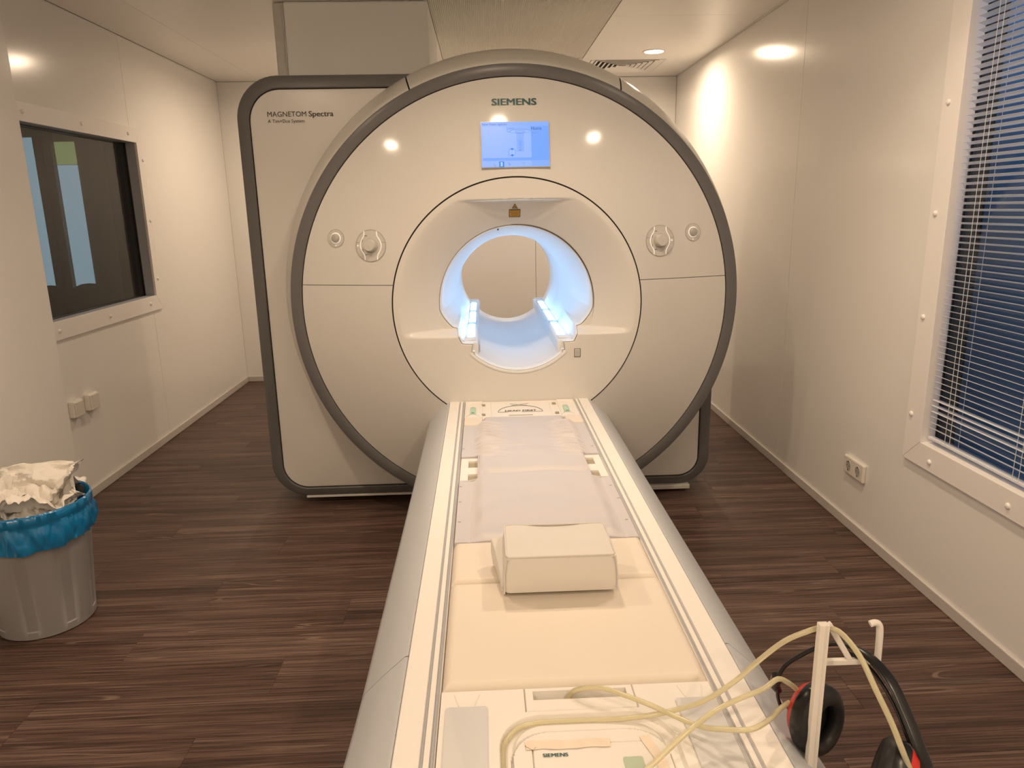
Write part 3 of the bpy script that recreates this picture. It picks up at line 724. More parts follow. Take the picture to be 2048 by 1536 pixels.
for v0, v1 in ((.580, .625), (.775, .73)):
    MB().add([spos(.450, v0, .0026), spos(.472, (v0*.4+v1*.6), .0026), spos(.428, (v0*.4+v1*.6), .0026), spos(.455, v1+(v1-v0)*.3, .0026), spos(.445, v1+(v1-v0)*.3, .0026)], [(0, 1, 2), (1, 3, 4, 2)]).build('arrow_icon', SCA, scr)
squad('menu_icon', .254, .88, .327, 1.0, SCA, .0016, scr); squad('menu_icon', .274, .893, .305, .985, SCW, .0020, scr)
for u, pts in ((.19, [(-.02, -.03), (-.005, .0), (-.01, .03), (.01, .05), (.02, .02)]), (.40, [(-.025, 0), (-.008, 0), (0, -.035), (.006, .035), (.012, .01), (.028, .005)]), (.61, [(-.028, -.02), (.025, -.02)]), (.612, [(-.008, .02), (.012, .02)])):
    spoly('menu_icon', [(u+a, .935+b) for a, b in pts], .0008, SCL)
# control dials
def dial(x, z, r, big):
    o = fpt(x, z, 0); R, U, Nn = fbasis(x, z)
    nm = 'control_dial'
    pl = MB().lathe([(.0001, .0012), (r*.97, .0012), (r, 0)], o+Nn*.0005, Nn, n=48).build(nm, PLATE, mr, smooth=30)
    MB().lathe([(r*.965, .0008), (r*.965, .0022), (r*1.01, .0022), (r*1.01, -.001)], o, Nn, n=48).build('plate_edge', KNOBG, pl)
    P = lambda a, b, h=.002: o+R*(a*r)+U*(b*r)+Nn*h
    if big:
        for s in (-1, 1):
            MB().tube([P(s*.42, .90), P(s*.44, .62), P(s*.62, .30), P(s*.70, 0), P(s*.62, -.30), P(s*.44, -.62), P(s*.42, -.90)], .0018, n=6).build('light_curve', KNOBW, pl)
            MB().tube([P(s*.72, .2), P(s*.98, .2)], .0005, n=4, smooth=0).build('button_edge', INKM, pl)
            MB().tube([P(s*.72, -.2), P(s*.98, -.2)], .0004, n=4, smooth=0).build('button_edge', KNOBG, pl)
        MB().lathe([(r*.47, 0), (r*.46, .004), (r*.40, .006)], o+Nn*.001, Nn, n=36).build('knob_collar', KNOBG, pl, smooth=40)
        MB().lathe([(r*.40, 0), (r*.385, .022), (r*.35, .026), (.0001, .027)], o+Nn*.001, Nn, n=36).build('knob', PLATE, pl, smooth=40)
        MB().tube([P(s_*-.53, .42*k, .0022) for s_, k in ((1, .9), (1.06, .5))], .0008, n=4, smooth=0).build('arrow_mark', INKM, pl)
        MB().tube([P(-.53, -.38, .0022), P(-.56, -.21, .0022)], .0008, n=4, smooth=0).build('arrow_mark', INKM, pl)
        MB().tube([P(-.40, .62, .0022), P(-.22, .62, .0022)], .0010, n=4, smooth=0).build('symbol', INKM, pl)
        MB().tube([P(-.38, -.58, .0022), P(-.22, -.55, .0022)], .0010, n=4, smooth=0).build('symbol', INKM, pl)
        MB().lathe([(.0001, .0), (r*.05, .0)], P(.84 if x > 0 else -.86, 0, .0025), Nn, n=12).build('lamp_dot', KNOBW, pl)
    else:
        MB().lathe([(r*.62, .001), (r*.60, .0025), (r*.52, .0025), (r*.50, .001)], o+Nn*.0008, Nn, n=36).build('light_ring', KNOBW, pl, smooth=40)
        MB().lathe([(r*.48, 0), (r*.46, .010), (r*.36, .013), (.0001, .013)], o+Nn*.001, Nn, n=36).build('knob', KNOBG, pl, smooth=40)
        for a in (40, 140, 220, 320):
            ca, sa = math.cos(math.radians(a)), math.sin(math.radians(a))
            MB().tube([P(.66*ca, .66*sa), P(.96*ca, .96*sa)], .0004, n=4, smooth=0).build('button_edge', KNOBG, pl)
        MB().lathe([(.0001, .0), (r*.07, .0)], P(0, -.80, .0022), Nn, n=10).build('lamp_dot', KNOBW, pl)
dial(-.619, 1.280, .067, True); dial(.621, 1.276, .066, True); dial(-.773, 1.312, .038, False); dial(.776, 1.3075, .038, False)

# ------------------------------------------------------------------ patient table
H = .59
pt = empty('patient_table', (0, -1.4, 0), 'long low cream patient table with grey sides running into the scanner', 'table')
YT0, YT1 = -.105, -2.75
def side_sec(s, y, b=0):
    return [(s*(.3085), y, H-.008), (s*(.3095), y, H-.003), (s*(.316+b*.2), y, H-.004), (s*(.358+b*.6), y, H-.042), (s*(.396+b), y, H-.080), (s*(.405+b), y, H-.095), (s*(.407+b), y, H-.20), (s*(.37+b), y, H-.34), (s*(.30), y, H-.42), (s*.30, y, H-.06)]
for s in (-1, 1):
    ys = [YT0-.0+.04]+[lerp(-.3, -2.0, k/8) for k in range(9)]
    MB().loft([side_sec(s, y) for y in ys], cap0=True, cap1=True).build('side_cover', SIDEG, pt, smooth=40)
    MB().loft([side_sec(s, y, .012*sstep(-2.0, -2.5, y)) for y in [-2.003]+[lerp(-2.1, -2.75, k/6) for k in range(7)]], cap0=True, cap1=True).build('side_cover', SIDEG, pt, smooth=40)
    MB().loft([[(p[0]*.997, p[1], p[2]-.001) for p in side_sec(s, y)] for y in (-1.995, -2.008)]).build('cover_gap', GAP, pt)
MB().box(-.24, .24, -2.5, -.3, .0, .17).build('pedestal', TRIM, pt, bevel=.03, seg=3)
MB().box(-.29, .29, YT1+.02, YT0-.02, .165, .54).build('inner_frame', TRIM, pt, bevel=.01)
# grooved deck
def deck_prof(s):
    P = [(.240, H-.022), (.2405, H-.004), (.2425, H-.0005), (.2430, H-.006), (.2495, H-.006), (.2500, H), (.2590, H), (.2597, H-.0055), (.2645, H-.0055), (.2660, H), (.3060, H), (.3080, H-.002), (.3082, H-.010), (.300, H-.06), (.24, H-.06)]
    return [(s*a, z) for a, z in P]
for s in (-1, 1):
    MB().loft([[(a, y, z) for a, z in deck_prof(s)] for y in (YT0-.012, YT1)], cap0=True, cap1=True).build('side_rail', TABLE, pt)
    MB().box(s*.2432, s*.2494, YT0-.013, YT1+.01, H-.0062, H-.0052).build('rail_groove', REVEAL, pt)
    MB().box(s*.2599, s*.2643, YT0-.013, YT1+.01, H-.0057, H-.0047).build('rail_groove', REVEAL, pt)
ZB = H-.010
MB().box(-.2395, .2395, -.118, -2.12, ZB-.04, ZB).build('table_board', BOARD, pt, bevel=.001)
# head end plate
def headz(x, y):
    z = H+.001
    ax = abs(x)
    if ax < .150 and y > -.375: z = H-.0028+(.0028 if ax < .128 and y < -.150 else 0)
    if .150 <= ax < .163: z = H-.003
    if ax > .172 and ax < .232 and -.335 < y < -.14: z -= .0015
    return z
xs = sorted(set([round(-.238+i*.002, 4) for i in range(239)]))
heightfield(hp := MB(), 0, 0, 0, 0, 0, 0, headz, ZB, xs=[-.238+i*.476/170 for i in range(171)], ys=[-.398+i*.278/100 for i in range(101)])
hp.build('head_plate', TABLE, pt, smooth=25)
text('lettering', 'HEAD FIRST', (-.002, -.2905, H+.0006), (1, 0, 0), (0, 1, 0), .132, .022, INKM, pt, bold=.04)
MB().tube([(-.004+.094*math.cos(a), -.306+.098*math.sin(a), H+.0006) for a in [q*PI/18 for q in range(19)]], .0011, n=5, smooth=0).build('arc_line', INKM, pt)
MB().tube([(-.098, -.306, H+.0006), (-.055, -.306, H+.0006)], .0007, n=5, smooth=0).build('arc_line', INKM, pt)
MB().tube([(.0, -.309, H+.0006), (.088, -.309, H+.0006)], .0007, n=5, smooth=0).build('arc_line', INKM, pt)
for a, b in (((-.045, -.178), (.03, -.206)), ((.035, -.175), (-.04, -.206))): MB().tube([(*a, H+.0006), (*b, H+.0006)], .0006, n=5, smooth=0).build('cross_mark', INKM, pt)
MB().box(-.055, .045, -.361, -.355, H-.003, H+.0012).build('slot_mark', SOCKT, pt)
for s in (-1, 1):
    cx = -.204 if s < 0 else .192
    lv = MB().loft([[(cx+a, -.277+b, z) for a, b in rrect(-.0115+k, .0115-k, -.050+k, .050-k, (.003, .003, .010, .010), n=5)] for k, z in ((0, H), (0, H+.004), (.0015, H+.0052))], cap1=True).build('release_lever', GREEN, pt, smooth=35)
    MB().box(cx-.006, cx+.006, -.325, -.319, H+.004, H+.006).build('lever_mark', INKM, lv)
    for yy in (-.185, -.335): MB().box(cx-s*.052, cx-s*.036, yy-.009, yy+.009, H-.004, H+.0025).build('latch', SOCKT, pt, bevel=.001)
    MB().tube([(cx-.012, -.332, H+.001), (cx-.028, -.365, H+.001)], .0008, n=4, smooth=0).build('edge_line', KNOBG, pt)
    MB().tube([(cx+.012, -.332, H+.001), (cx+.028, -.365, H+.001)], .0008, n=4, smooth=0).build('edge_line', KNOBG, pt)
# coil connector plates in the mat cut-outs
for s in (-1, 1):
    def cz(x, y, s=s):
        ax = abs(x)-.180
        for yc in (-.939, -1.064):
            if .002 < ax < .031 and abs(y-yc) < .031: return H-.007
        return H+.001
    hf = MB(); heightfield(hf, 0, 0, 0, 0, 0, 0, cz, ZB+.0005, xs=[s*(.1795+i*.057/44) for i in range(45)][::s], ys=[-1.103+i*.222/150 for i in range(151)])
    for i in range(0): pass
    cp = hf.build('connector_plate', TABLE, pt)
    for yc in (-.939, -1.064): MB().box(s*.1825, s*.2105, yc-.030, yc+.030, H-.0069, H-.0055).build('connector_socket', SOCKT, cp)
# foot plate with ring recess and slot
def stadium(x, y, rx, ytop, rad):
    """signed distance to a rounded rectangle reaching down out of the frame"""
    cx, cy = 0.004, ytop-.30; hx, hy = rx-rad, .30-rad
    dx, dy = abs(x-cx)-hx, abs(y-cy)-hy
    return math.hypot(max(dx, 0), max(dy, 0))+min(max(dx, dy), 0)-rad
def footz(x, y):
    z = H+.002
    d = stadium(x, y, .144, -2.189, .075)
    if d < 0: z = H+.002-.008*sstep(0, -.005, d)*(1-sstep(-.020, -.028, d))-.001*sstep(-.02, -.028, d)
    d2 = stadium(x, y, .124, -2.233, .060)
    if abs(d2) < .0016: z -= .004
    if d2 < -.0016: z = H+.003
    if -.0075-.07 < x < .0865 and -2.1525 < y < -2.129: z = H-.022
    if -2.1815 < y < -2.12 and (abs(x+.0925) < .0010 or abs(x-.1005) < .0010): z = H-.003
    if abs(y+2.1815) < .0009 and -.0925 < x < .1005: z = H-.001
    if -.0985 < x < .09 and y < -2.262 and y > -2.7:
        if abs(x+.087) < .0008 or abs(y+2.2630) < .0008: z = H-.001
    return z
fpm = MB(); heightfield(fpm, 0, 0, 0, 0, 0, 0, footz, H-.05, xs=[-.2385+i*.477/300 for i in range(301)], ys=[-2.42+i*.2985/200 for i in range(201)])
fpm.build('foot_plate', TABLE, pt, smooth=28)
MB().box(-.2385, .2385, -2.75, -2.4205, H-.05, H+.002).build('foot_plate', TABLE, pt, bevel=.004)
MB().box(-.0770, .0860, -2.152, -2.1295, H-.0218, H-.021).build('slot_floor', SOCKT, pt)
for (a, b) in ((-.229, -.158), (.1665, .2365)):
    MB().loft([[(x, y, z) for x, y in rrect(a+k, b-k, -2.45, -2.167-k, .006, n=4)] for k, z in ((0, H+.001), (0, H+.0055), (.0015, H+.0065))], cap1=True).build('grip_bar', BARM, pt, smooth=35)
    m_ = (a+b)/2
    for s in (-1, 1): MB().tube([(m_+s*.022, -2.131, H+.0025), (m_+s*.014, -2.161, H+.0025)], .0011, n=6, smooth=0).build('raised_mark', TABLE, pt)
text('lettering', 'SIEMENS', (-.0525, -2.2870, H+.0036), (1, 0, 0), (0, 1, 0), .039, .0075, TEAL, pt, bold=.075)
MB().loft([[(x, y, z) for x, y in rrect(.051, .082, -2.345, -2.2975, .004, n=4)] for z in (H+.003, H+.0042)], cap1=True).build('status_display', LCD, pt)
def tape(P, wd, h=.0046):
    mb = MB(); L, Rr = [], []
    for i, (x, y) in enumerate(P):
        a = Vector((*P[min(i+1, len(P)-1)], 0))-Vector((*P[max(i-1, 0)], 0)); nn = Vector((-a.y, a.x, 0)).normalized()*wd/2
        jit = .0008*math.sin(i*2.3)
        L.append((x+nn.x, y+nn.y+jit, H+h+.0004*math.sin(i*1.7))); Rr.append((x-nn.x, y-nn.y-jit, H+h+.0004*math.cos(i*2.1)))
    mb.loft([L, Rr], closed=False); return mb.build('tape_strip', TAPE, pt, smooth=60)
tape([(-.098+.0135*i, -2.265+.0012*math.sin(i)) for i in range(11)], .019)
tape([(-.084, -2.272), (-.093, -2.266), (-.095, -2.260)], .010, .0055)
tape([(.098-.004*math.cos(i*.5)+.001*i, -2.254-.009*i) for i in range(10)], .016)
for (x, y) in ((.226, -.80), (.226, -1.18), (.232, -1.28), (.226, -1.43), (-.232, -.79), (-.232, -1.15), (-.230, -1.27), (-.228, -1.41)):
    MB().box(x-.004, x+.004, y-.002, y+.002, H+.0062, H+.0066).build('edge_mark', SOCKT, pt)

# ------------------------------------------------------------------ mats and pads (lie on the table)
def nzv(x, y, s=1, z=0): return noise.noise(Vector((x*s, y*s, z)))
def matz(x, y):
    ax = abs(x-.004)
    z = H+.006
    z += .011*(1-sstep(.165, .200, ax))*sstep(-1.535, -1.50, y)
    z -= .010*math.exp(-((y+1.035+.02*(x/.17)**2)/.016)**2)*(1-sstep(.14, .18, ax))
    wr = .0085*sstep(.06, .15, ax)*(1-sstep(.16, .20, ax))*math.sin((y*150)+6*nzv(x, y, 9)+x*40)*sstep(-.95, -.8, y)
    z += wr+.0070*nzv(x, y, 10, 3)*(1-sstep(.16, .2, ax))+.0060*math.exp(-((y+.79+.25*(x+.02)**2*(1 if x < 0 else 3)+.03*x)/.008)**2)*sstep(.02, -.05, x)*(1-sstep(.13, .165, ax))
    z += .0014*math.exp(-((ax-.203)/.004)**2)*-1
    return z
def mmask(x, y): return not (abs(x) > .1785 and -1.102 < y < -.880)
hm = MB(); heightfield(hm, -.237, .237, -1.535, -.508, 150, 300, matz, ZB+.0005, mmask)
tag(hm.build('coil_mat', MATTR, smooth=50), 'long wrinkled white vinyl mat with side cut-outs on the upper table', 'mat')
cm = bpy.data.objects['coil_mat']
for s in (-1, 1):
    MB().tube([(s*.237, -.8785, H+.006), (s*.19, -.8785, H+.0075), (s*.1785, -.882, H+.012), (s*.1775, -.90, H+.0145), (s*.1775, -1.0, H+.014), (s*.1775, -1.085, H+.014), (s*.1790, -1.101, H+.011), (s*.20, -1.1045, H+.0065), (s*.237, -1.1045, H+.005)], .0026, n=8).build('cutout_welt', MATTR, cm, smooth=60)
def padz(x0, x1, y0, y1, h, r):
    def f(x, y):
        d = min(x-x0, x1-x, y-y0, y1-y); return ZB+.001+(h+.005)*(.35+.65*math.sin(min(1, max(0, d)/r)*PI/2))+.0012*nzv(x, y, 8, 5)
    return f
hm = MB(); heightfield(hm, -.160, .164, -.504, -.392, 60, 30, padz(-.160, .164, -.504, -.392, .012, .01), ZB+.0005)
tag(hm.build('head_pad', MATTR, smooth=50), 'narrow white vinyl pad strip at the scanner end of the table', 'pad')
for s in (-1, 1):
    a, b = (-.2375, -.163) if s < 0 else (.168, .2375)
    o = MB().loft([[(x, y, z) for x, y in rrect(a+k, b-k, -.505+k, -.402-k, .008, n=4)] for k, z in ((0, ZB+.0005), (0, H+.006), (.003, H+.010))], cap0=True, cap1=True).build('pad_block', PADM, smooth=40)
    tag(o, 'small cream foam block %s the head pad, by the %s release lever' % (('left of', 'left') if s < 0 else ('right of', 'right')), 'pad')
hm = MB(); heightfield(hm, -.2365, .2385, -1.742, -1.538, 90, 50, padz(-.2365, .2385, -1.742, -1.538, .014, .012), ZB+.0005)
tag(hm.build('seat_pad', PADM, smooth=50), 'short cream pad under the block cushion, between mat and long pad', 'pad')
hm = MB(); heightfield(hm, -.2365, .2395, -2.118, -1.7465, 90, 70, padz(-.2365, .2395, -2.118, -1.7465, .014, .012), ZB+.0005)
tag(hm.build('leg_pad', PADM, smooth=50), 'smooth cream pad on the near part of the table, in front of the cushion', 'pad')

# ------------------------------------------------------------------ block cushion
bc = empty('block_cushion', (.005, -1.74, .602), 'white vinyl block cushion with a loose flap, standing on the table', 'cushion')
ZP = .6025
def cush_sec(z, k, lift=0):
    out = []
    for x, y in rrect(-.113+k, .124-k, -1.828+k+lift, -1.665-abs(k), .013, n=5): out.append((x+.004*(.70-z)/.1*(-1 if x < 0 else 1), y-.002*math.cos(x*20), z))
    return out
secs = [cush_sec(ZP, .020, .040), cush_sec(ZP+.006, .010, .018), cush_sec(ZP+.012, -.001), cush_sec(ZP+.03, -.0045), cush_sec(ZP+.06, -.004), cush_sec(ZP+.078, -.0015), cush_sec(ZP+.088, .0015), cush_sec(ZP+.0945, .0025)]
top = []
mb = MB().loft(secs, cap0=True)
mb.build('cushion_side', BOXM, bc, smooth=60)
def tz(x, y):
    d = min(x+.1115, .1225-x, y+1.827, -1.6665-y)
    return ZP+.0945+.0035*math.sin(min(1, max(0, d)/.05)*PI/2)-.004*math.exp(-(((x-.01)/.05)**2+((y+1.66)/.03)**2))+.002*math.exp(-(((x+.085)/.03)**2+((y+1.665)/.02)**2))-.0025*math.exp(-(((x-.055)/.028)**2+((y+1.745)/.02)**2))+.0012*math.sin((x*60-y*90))*math.exp(-(((x-.07)/.03)**2+((y+1.80)/.02)**2))+.0010*nzv(x, y, 18, 9)
mb = MB(); heightfield(mb, -.1105, .1215, -1.8255, -1.6675, 80, 60, tz, ZP+.088)
mb.build('cushion_top', BOXM, bc, smooth=60)
ed = [(x, y, tz(min(max(x, -.1105), .1215), min(max(y, -1.8255), -1.6675))+.0002) for x, y in rrect(-.1115, .1225, -1.8270, -1.6665, .009, n=3)]
MB().tube(ed+[ed[0]], .0021, n=6, smooth=0, cap=False).build('piping', BOXM, bc, smooth=60)
for (cx, cy) in ((-.1165, -1.829), (.1275, -1.829)):
    MB().tube([(cx*.965, cy, ZP+.094), (cx*1.0, cy-.001, ZP+.05), (cx*1.005, cy, ZP+.012)], .0014, n=6).build('piping', BOXM, bc, smooth=60)
mb = MB(); P = []
for i in range(11):
    t = i/10; x = lerp(-.1435, -.1225, t**.8); y = lerp(-1.672, -1.812, t); h = .052*(1-t)**.55+.016
    P.append([(x+.003, y, ZP), (x-.001, y, ZP+h*.5), (x, y, ZP+h-.002), (x+.003, y, ZP+h), (-.117, y+.002, ZP+h+.004*(1-t)), (-.116, y, ZP+h*.5), (-.116, y, ZP)])
mb.loft(P, cap0=True, cap1=True); mb.build('loose_flap', BOXM, bc, smooth=50)

# ------------------------------------------------------------------ tubes
tubes = empty('air_tube', (-.05, -2.22, H+.003), 'yellowish clear tube looping from the table ring up over the hook post', 'tube')
TA = [(-.116, -2.40, .5885), (-.128, -2.35, .5885), (-.1335, -2.311, .5885), (-.134, -2.282, .5885), (-.130, -2.249, .589), (-.109, -2.220, .590), (-.075, -2.209, .591), (-.013, -2.209, .592), (.053, -2.213, .595), (.102, -2.218, .602), (.150, -2.229, .62), (.193, -2.247, .65), (.236, -2.257, .69), (.271, -2.262, .73), (.305, -2.268, .765), (.336, -2.275, .785), (.356, -2.278, .792), (.378, -2.290, .793), (.390, -2.330, .779), (.399, -2.365, .747), (.412, -2.390, .711), (.421, -2.407, .68), (.428, -2.422, .655), (.434, -2.440, .630)]
MB().tube(TA, .0042, n=12).build('tube_wall', TUBEM, tubes, smooth=60)
tb = tag(MB().tube([(.02, -2.39, .602), (.059, -2.352, .603), (.088, -2.335, .610), (.123, -2.315, .625), (.159, -2.296, .64), (.201, -2.273, .65), (.242, -2.266, .665), (.278, -2.268, .682), (.305, -2.256, .690), (.330, -2.244, .672), (.352, -2.232, .648)], .0042, n=12).build('air_tube', TUBEM, smooth=60), 'yellowish clear tube arching from the table edge to the left ear cup, middle of three', 'tube')
tc_ = tag(MB().tube([(-.02, -2.138, .572), (-.013, -2.137, .585), (-.005, -2.146, .603), (.016, -2.157, .615), (.041, -2.166, .62), (.072, -2.185, .62), (.112, -2.214, .62), (.146, -2.244, .62), (.177, -2.276, .625), (.204, -2.300, .638), (.241, -2.318, .650), (.275, -2.300, .650), (.31, -2.262, .640), (.335, -2.236, .630)], .0042, n=12).build('air_tube', TUBEM, smooth=60), 'yellowish clear tube rising out of the slot in the foot plate', 'tube')

# ------------------------------------------------------------------ hook post
hk = empty('hook_post', (.352, -2.29, .50), 'white plastic post with a triangular bracket and hook at the table side', 'stand')
pr = [(-.0072, -.006), (.0012, -.007), (.002, -.005), (.0038, -.005), (.0046, -.007), (.0076, -.007), (.0076, .006), (-.0072, .006)]
MB().loft([[(.354+a, -2.288+b, z) for a, b in pr] for z in (.44, .806)], cap0=True, cap1=True).build('post', STAND, hk, bevel=.0008)
MB().box(.305, .372, -2.31, -2.27, .43, .47).build('clamp', STAND, hk, bevel=.003)
def bar2(P, t=.0042, yy=-2.280):
    mb = MB()
    for a, b in zip(P, P[1:]):
        d = Vector((b[0]-a[0], b[1]-a[1])).normalized(); n_ = Vector((-d.y, d.x))*t
        q = [(a[0]+n_.x, a[1]+n_.y), (b[0]+n_.x, b[1]+n_.y), (b[0]-n_.x, b[1]-n_.y), (a[0]-n_.x, a[1]-n_.y)]
        mb.add([(x, yy-.004, z) for x, z in q]+[(x, yy+.004, z) for x, z in q], [(0, 1, 2, 3), (7, 6, 5, 4), (0, 4, 5, 1), (1, 5, 6, 2), (2, 6, 7, 3), (3, 7, 4, 0)])
    return mb
bar2([(.366, .801), (.404, .738)]).build('bracket_strut', STAND, hk, bevel=.001)
bar2([(.362, .7345), (.448, .7335)], .0045).build('bracket_arm', STAND, hk, bevel=.001)
MB().tube([(.449, -2.280, .731), (.4485, -2.280, .76), (.4475, -2.280, .785), (.4450, -2.280, .7955), (.4385, -2.280, .799), (.431, -2.280, .797)], .0052, n=10).build('hook', STAND, hk, smooth=50)

# ------------------------------------------------------------------ headphones
hd = empty('ear_muffs', (.38, -2.33, .62), 'black and red ear muffs hanging by the headband from the hook bracket', 'headphones')
def ribbon(path, wd, th, side, name, m):
    P = [Vector(p) for p in path]; Q = []
    for i in range(len(P)-1):
        p0, p1, p2, p3 = P[max(i-1, 0)], P[i], P[i+1], P[min(i+2, len(P)-1)]
        for k in range(4):
            t = k/4; Q.append(.5*((2*p1)+(-p0+p2)*t+(2*p0-5*p1+4*p2-p3)*t*t+(-p0+3*p1-3*p2+p3)*t**3))
    Q.append(P[-1]); secs = []; S = Vector(side).normalized()
    for i, p in enumerate(Q):
        d = (Q[min(i+1, len(Q)-1)]-Q[max(i-1, 0)]).normalized(); s_ = (S-d*S.dot(d)).normalized(); n_ = d.cross(s_)
        w_ = wd(i/(len(Q)-1)) if callable(wd) else wd
        secs.append([p+s_*(math.cos(a)*w_)+n_*(math.sin(a)*th) for a in [2*PI*k/14 for k in range(14)]])
    return MB().loft(secs, cap0=True, cap1=True).build(name, m, hd, smooth=50)
ribbon([(.318, -2.225, .668), (.330, -2.222, .688), (.347, -2.225, .705), (.372, -2.238, .731), (.392, -2.250, .745), (.412, -2.268, .7515), (.428, -2.300, .750), (.441, -2.334, .733), (.450, -2.364, .702), (.457, -2.393, .668), (.468, -2.408, .632), (.470, -2.43, .59)],
       lambda t: .0035+.0065*sstep(.3, .65, t), .0035, (.9, .35, .1), 'headband', RUB)
ribbon([(.400, -2.262, .741), (.418, -2.285, .741), (.430, -2.315, .730), (.441, -2.345, .705), (.449, -2.372, .672), (.459, -2.395, .635), (.462, -2.42, .59)], .0028, .0026, (.9, .35, .1), 'inner_band', RUB)
def cup(o, ax, up, name_pad, sc_=1):
    K = lambda P: [(r*sc_, h*sc_) for r, h in P]
    o = Vector(o); a = Vector(ax).normalized(); u = Vector(up); u = (u-a*u.dot(a)).normalized()
    MB().lathe(K([(.0001, -.042), (.022, -.041), (.033, -.036), (.040, -.026), (.0415, -.022)]), o, a, n=40, ref=u, sx=1.30).build('ear_shell', RED, hd, smooth=60)
    MB().lathe(K([(.0415, -.024), (.0445, -.020), (.0455, -.008), (.0445, -.001), (.040, .0)]), o, a, n=40, ref=u, sx=1.28).build('ear_cup', RUB, hd, smooth=60)
    MB().lathe(K([(.030, -.012), (.0225, -.002), (.0235, .008), (.029, .0135), (.037, .012), (.0435, .005), (.0445, -.002)]), o, a, n=40, ref=u, sx=1.30).build('ear_cushion', RUBS, hd, smooth=60)
    MB().lathe(K([(.0001, -.010), (.031, -.010)]), o, a, n=40, ref=u, sx=1.28).build('inner_foam', RUBS, hd)
cup((.381, -2.258, .609), (.42, -.86, .02), (-.05, .10, 1), 'l', 1.07)
MB().tube([(.318, -2.226, .672), (.316, -2.222, .655), (.325, -2.218, .640)], lambda t: .0100-.004*t, n=10).build('yoke', RUB, hd, smooth=60)
MB().tube([(.318, -2.226, .66), (.322, -2.224, .632), (.330, -2.222, .61)], .003, n=8).build('yoke_arm', RUB, hd, smooth=60)
cup((.410, -2.388, .622), (-.80, .50, .18), (.30, .20, .95), 'r')

# ------------------------------------------------------------------ waste bin
BX, BY = -1.765, -.800; BH = .455; RB, RT = .153, .188
bn = empty('waste_bin', (BX, BY, 0), 'grey round plastic waste bin on the floor by the left wall', 'bin')
secs = []; nb = 120
for (h, r, fl_) in ((.0, RB-.006, 0), (.004, RB, 0), (.03, RB+.002, 0), (.034, RB+.0025, 1), (.35, RT-.008, 1), (.36, RT-.007, 0), (BH-.01, RT, 0), (BH, RT+.004, 0), (BH, RT-.004, 0), (.36, RT-.012, 0), (.01, RB-.01, 0)):
    row = []
    for i in range(nb):
        a = 2*PI*i/nb; g_ = (i % 15); dd = -.0035 if (fl_ and 2 <= g_ <= 7) else 0
        row.append((BX+(r+dd)*math.cos(a), BY+(r+dd)*math.sin(a), h))
    secs.append(row)
MB().loft(secs, cap0=True, cap1=True).build('bin_body', BINM, bn, smooth=30)
secs = []
prof = [(RT-.03, BH-.14), (RT-.010, BH-.06), (RT-.004, BH+.002), (RT+.003, BH+.0105), (RT+.009, BH+.006), (RT+.0105, BH-.018), (RT+.0065, BH-.024), (RT+.008, BH-.034), (RT+.010, BH-.045), (RT+.012, BH-.057), (RT+.013, BH-.069), (RT+.0135, BH-.081), (RT+.013, BH-.093), (RT+.012, BH-.104), (RT+.011, BH-.110), (RT+.009, BH-.108)]
for k, (r, h) in enumerate(prof):
    row = []
    for i in range(300):
        a = 2*PI*i/300; ca, sa = math.cos(a), math.sin(a)
        amp = .0 if k < 2 else (.0022 if k < 6 else .008*min(1, (k-5)/3))
        nn_ = (.7-2.6*abs(noise.noise(Vector((ca*4+h*9, sa*4, h*7+a*2)))))+(.5-2*abs(noise.noise(Vector((ca*11, sa*11-h*14, h*18+a)))))*.7
        hh = h+(.018*noise.noise(Vector((ca*2.3, sa*2.3, 4.0)))+.010*math.sin(a*2+.4))*max(0, (k-6)/9)**1.3
        row.append((BX+(r+amp*nn_)*ca, BY+(r+amp*nn_)*sa, hh))
    secs.append(row)
tag(MB().loft(secs).build('bin_liner', BAGM, smooth=50), 'bright blue plastic liner folded over the rim of the waste bin', 'bin liner')
def tissue(name, cx, cy, cz, sx, sy, rx, ry, rz, seed, label, amp=.022, n=26):
    mb = MB(); M = Matrix.Translation((cx, cy, cz)) @ Matrix.Rotation(rz, 4, 'Z') @ Matrix.Rotation(ry, 4, 'Y') @ Matrix.Rotation(rx, 4, 'X')
    rows = []
    for i in range(n+1):
        row = []
        for j in range(n+1):
            u, v = i/n-.5, j/n-.5
            f = lambda q: abs(noise.noise(Vector((u*q+seed, v*q-seed, seed*.7))))
            h = amp*(2.2*f(2.3)+1.1*f(5.1)+.4*f(11))-amp*.8
            h -= .5*amp*(u*u+v*v)*4
            row.append(M @ Vector((u*sx*(1-.35*f(1.7)), v*sy*(1-.35*f(2.1)), h)))
        rows.append(row)
    mb.loft(rows, closed=False); o = mb.build(name, PAPER, smooth=28)
    so = o.modifiers.new('solid', 'SOLIDIFY'); so.thickness = .0008
    return tag(o, label, 'tissue', 'crumpled paper tissues in the waste bin')
tissue('paper_tissue', BX-.03, BY+.03, BH+.010, .34, .32, .15, -.1, .3, 1.3, 'large crumpled white tissue covering the middle of the waste bin', .045, 40)
tissue('paper_tissue', BX+.085, BY+.045, BH+.035, .20, .17, .35, -.95, -.25, 4.1, 'white tissue sticking up in a point at the bin’s right rim', .018)
tissue('paper_tissue', BX+.02, BY-.06, BH+.010, .22, .20, -.4, .3, 1.0, 6.7, 'crumpled white tissue at the front rim of the waste bin', .032)
tissue('paper_tissue', BX-.08, BY-.07, BH+.012, .20, .18, .5, .35, 2.0, 9.2, 'crumpled tissue at the front left of the bin, half out of frame', .034)
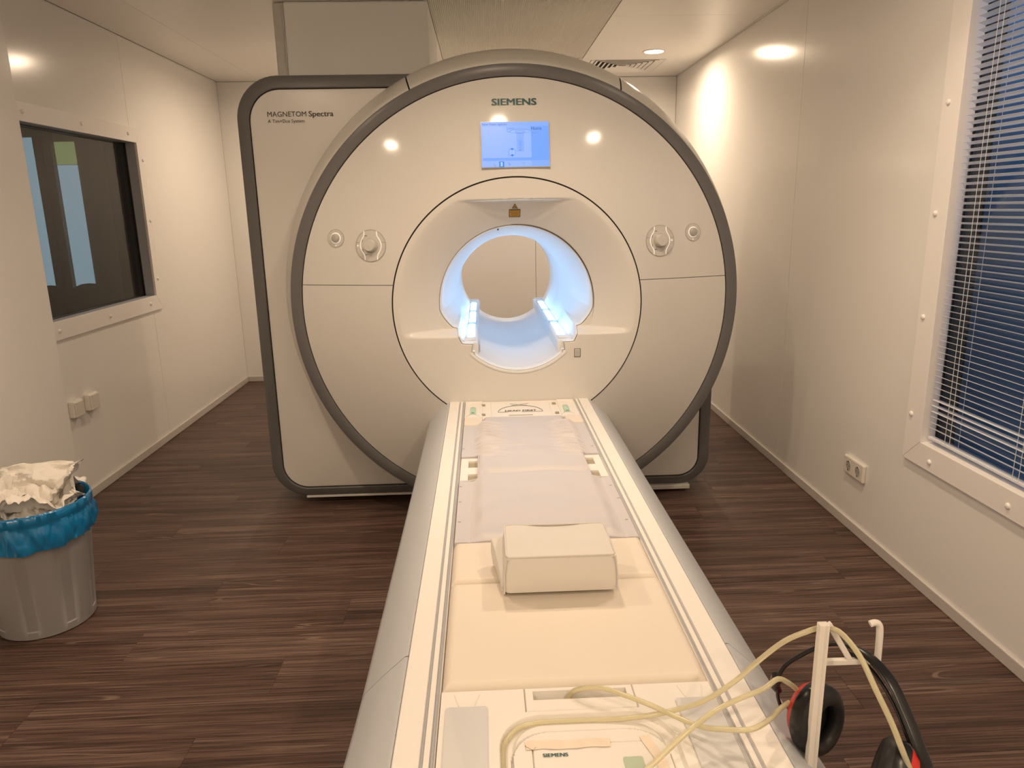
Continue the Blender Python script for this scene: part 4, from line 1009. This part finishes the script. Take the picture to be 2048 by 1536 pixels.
tissue('paper_tissue', BX-.02, BY+.085, BH+.040, .26, .16, 1.0, .0, .25, 12.5, 'white tissue standing upright at the back of the waste bin', .022)
tissue('paper_tissue', BX+.13, BY-.01, BH-.002, .12, .13, -.5, -.7, .7, 15.1, 'small folded tissue tucked inside the right rim of the bin', .018)
tissue('paper_tissue', BX-.06, BY+.0, BH+.045, .16, .15, .2, .5, .9, 18.4, 'cream-tinted crumpled tissue on top of the heap', .035)

# ------------------------------------------------------------------ sockets
ds = empty('wall_socket', (XR, -.305, .288), 'white double wall socket low on the right wall', 'socket')
MB().box(XR-.016, XR, -.390, -.222, .247, .329).build('socket_plate', SWITCH, ds, bevel=.007, seg=3)
for yy in (-.266, -.346):
    MB().lathe([(.0215, .0002), (.0225, .0012), (.024, .0002)], (XR-.016, yy, .288), (-1, 0, 0), n=32).build('socket_rim', SWITCH, ds, smooth=40)
    w_ = MB().lathe([(.0001, .0006), (.0213, .0006)], (XR-.016, yy, .288), (-1, 0, 0), n=32).build('socket_well', KNOBG, ds)
    for zz in (-.0195, .0195): MB().box(XR-.018, XR-.0165, yy-.003, yy+.003, .288+zz-.003, .288+zz+.003).build('earth_clip', INKM, w_)
    for dy in (-.0095, .0095): MB().lathe([(.0001, .0012), (.0026, .0012)], (XR-.016, yy+dy, .288), (-1, 0, 0), n=10).build('pin_hole', INKM, w_)
for (a, b, z0_, z1_, lab) in ((.302, .388, .447, .533, 'small white surface-mounted box on the left wall, nearer the camera'), (.448, .538, .445, .533, 'small white surface-mounted box on the left wall, further from the camera')):
    sb = empty('flap_socket', (XL, (a+b)/2, (z0_+z1_)/2), lab, 'socket', 'surface-mounted boxes under the left window')
    MB().box(XL, XL+.030, a, b, z0_, z1_).build('socket_body', SWITCH, sb, bevel=.008, seg=3)
    MB().box(XL+.030, XL+.037, a+.005, b-.005, z0_+.004, z1_-.006).build('flap_lid', SWITCH, sb, bevel=.004, seg=3)
    MB().lathe([(.0001, .0006), (.002, .0006)], (XL+.0373, a+.012, z1_-.012), (1, 0, 0), n=8).build('hinge_pin', INKM, sb)
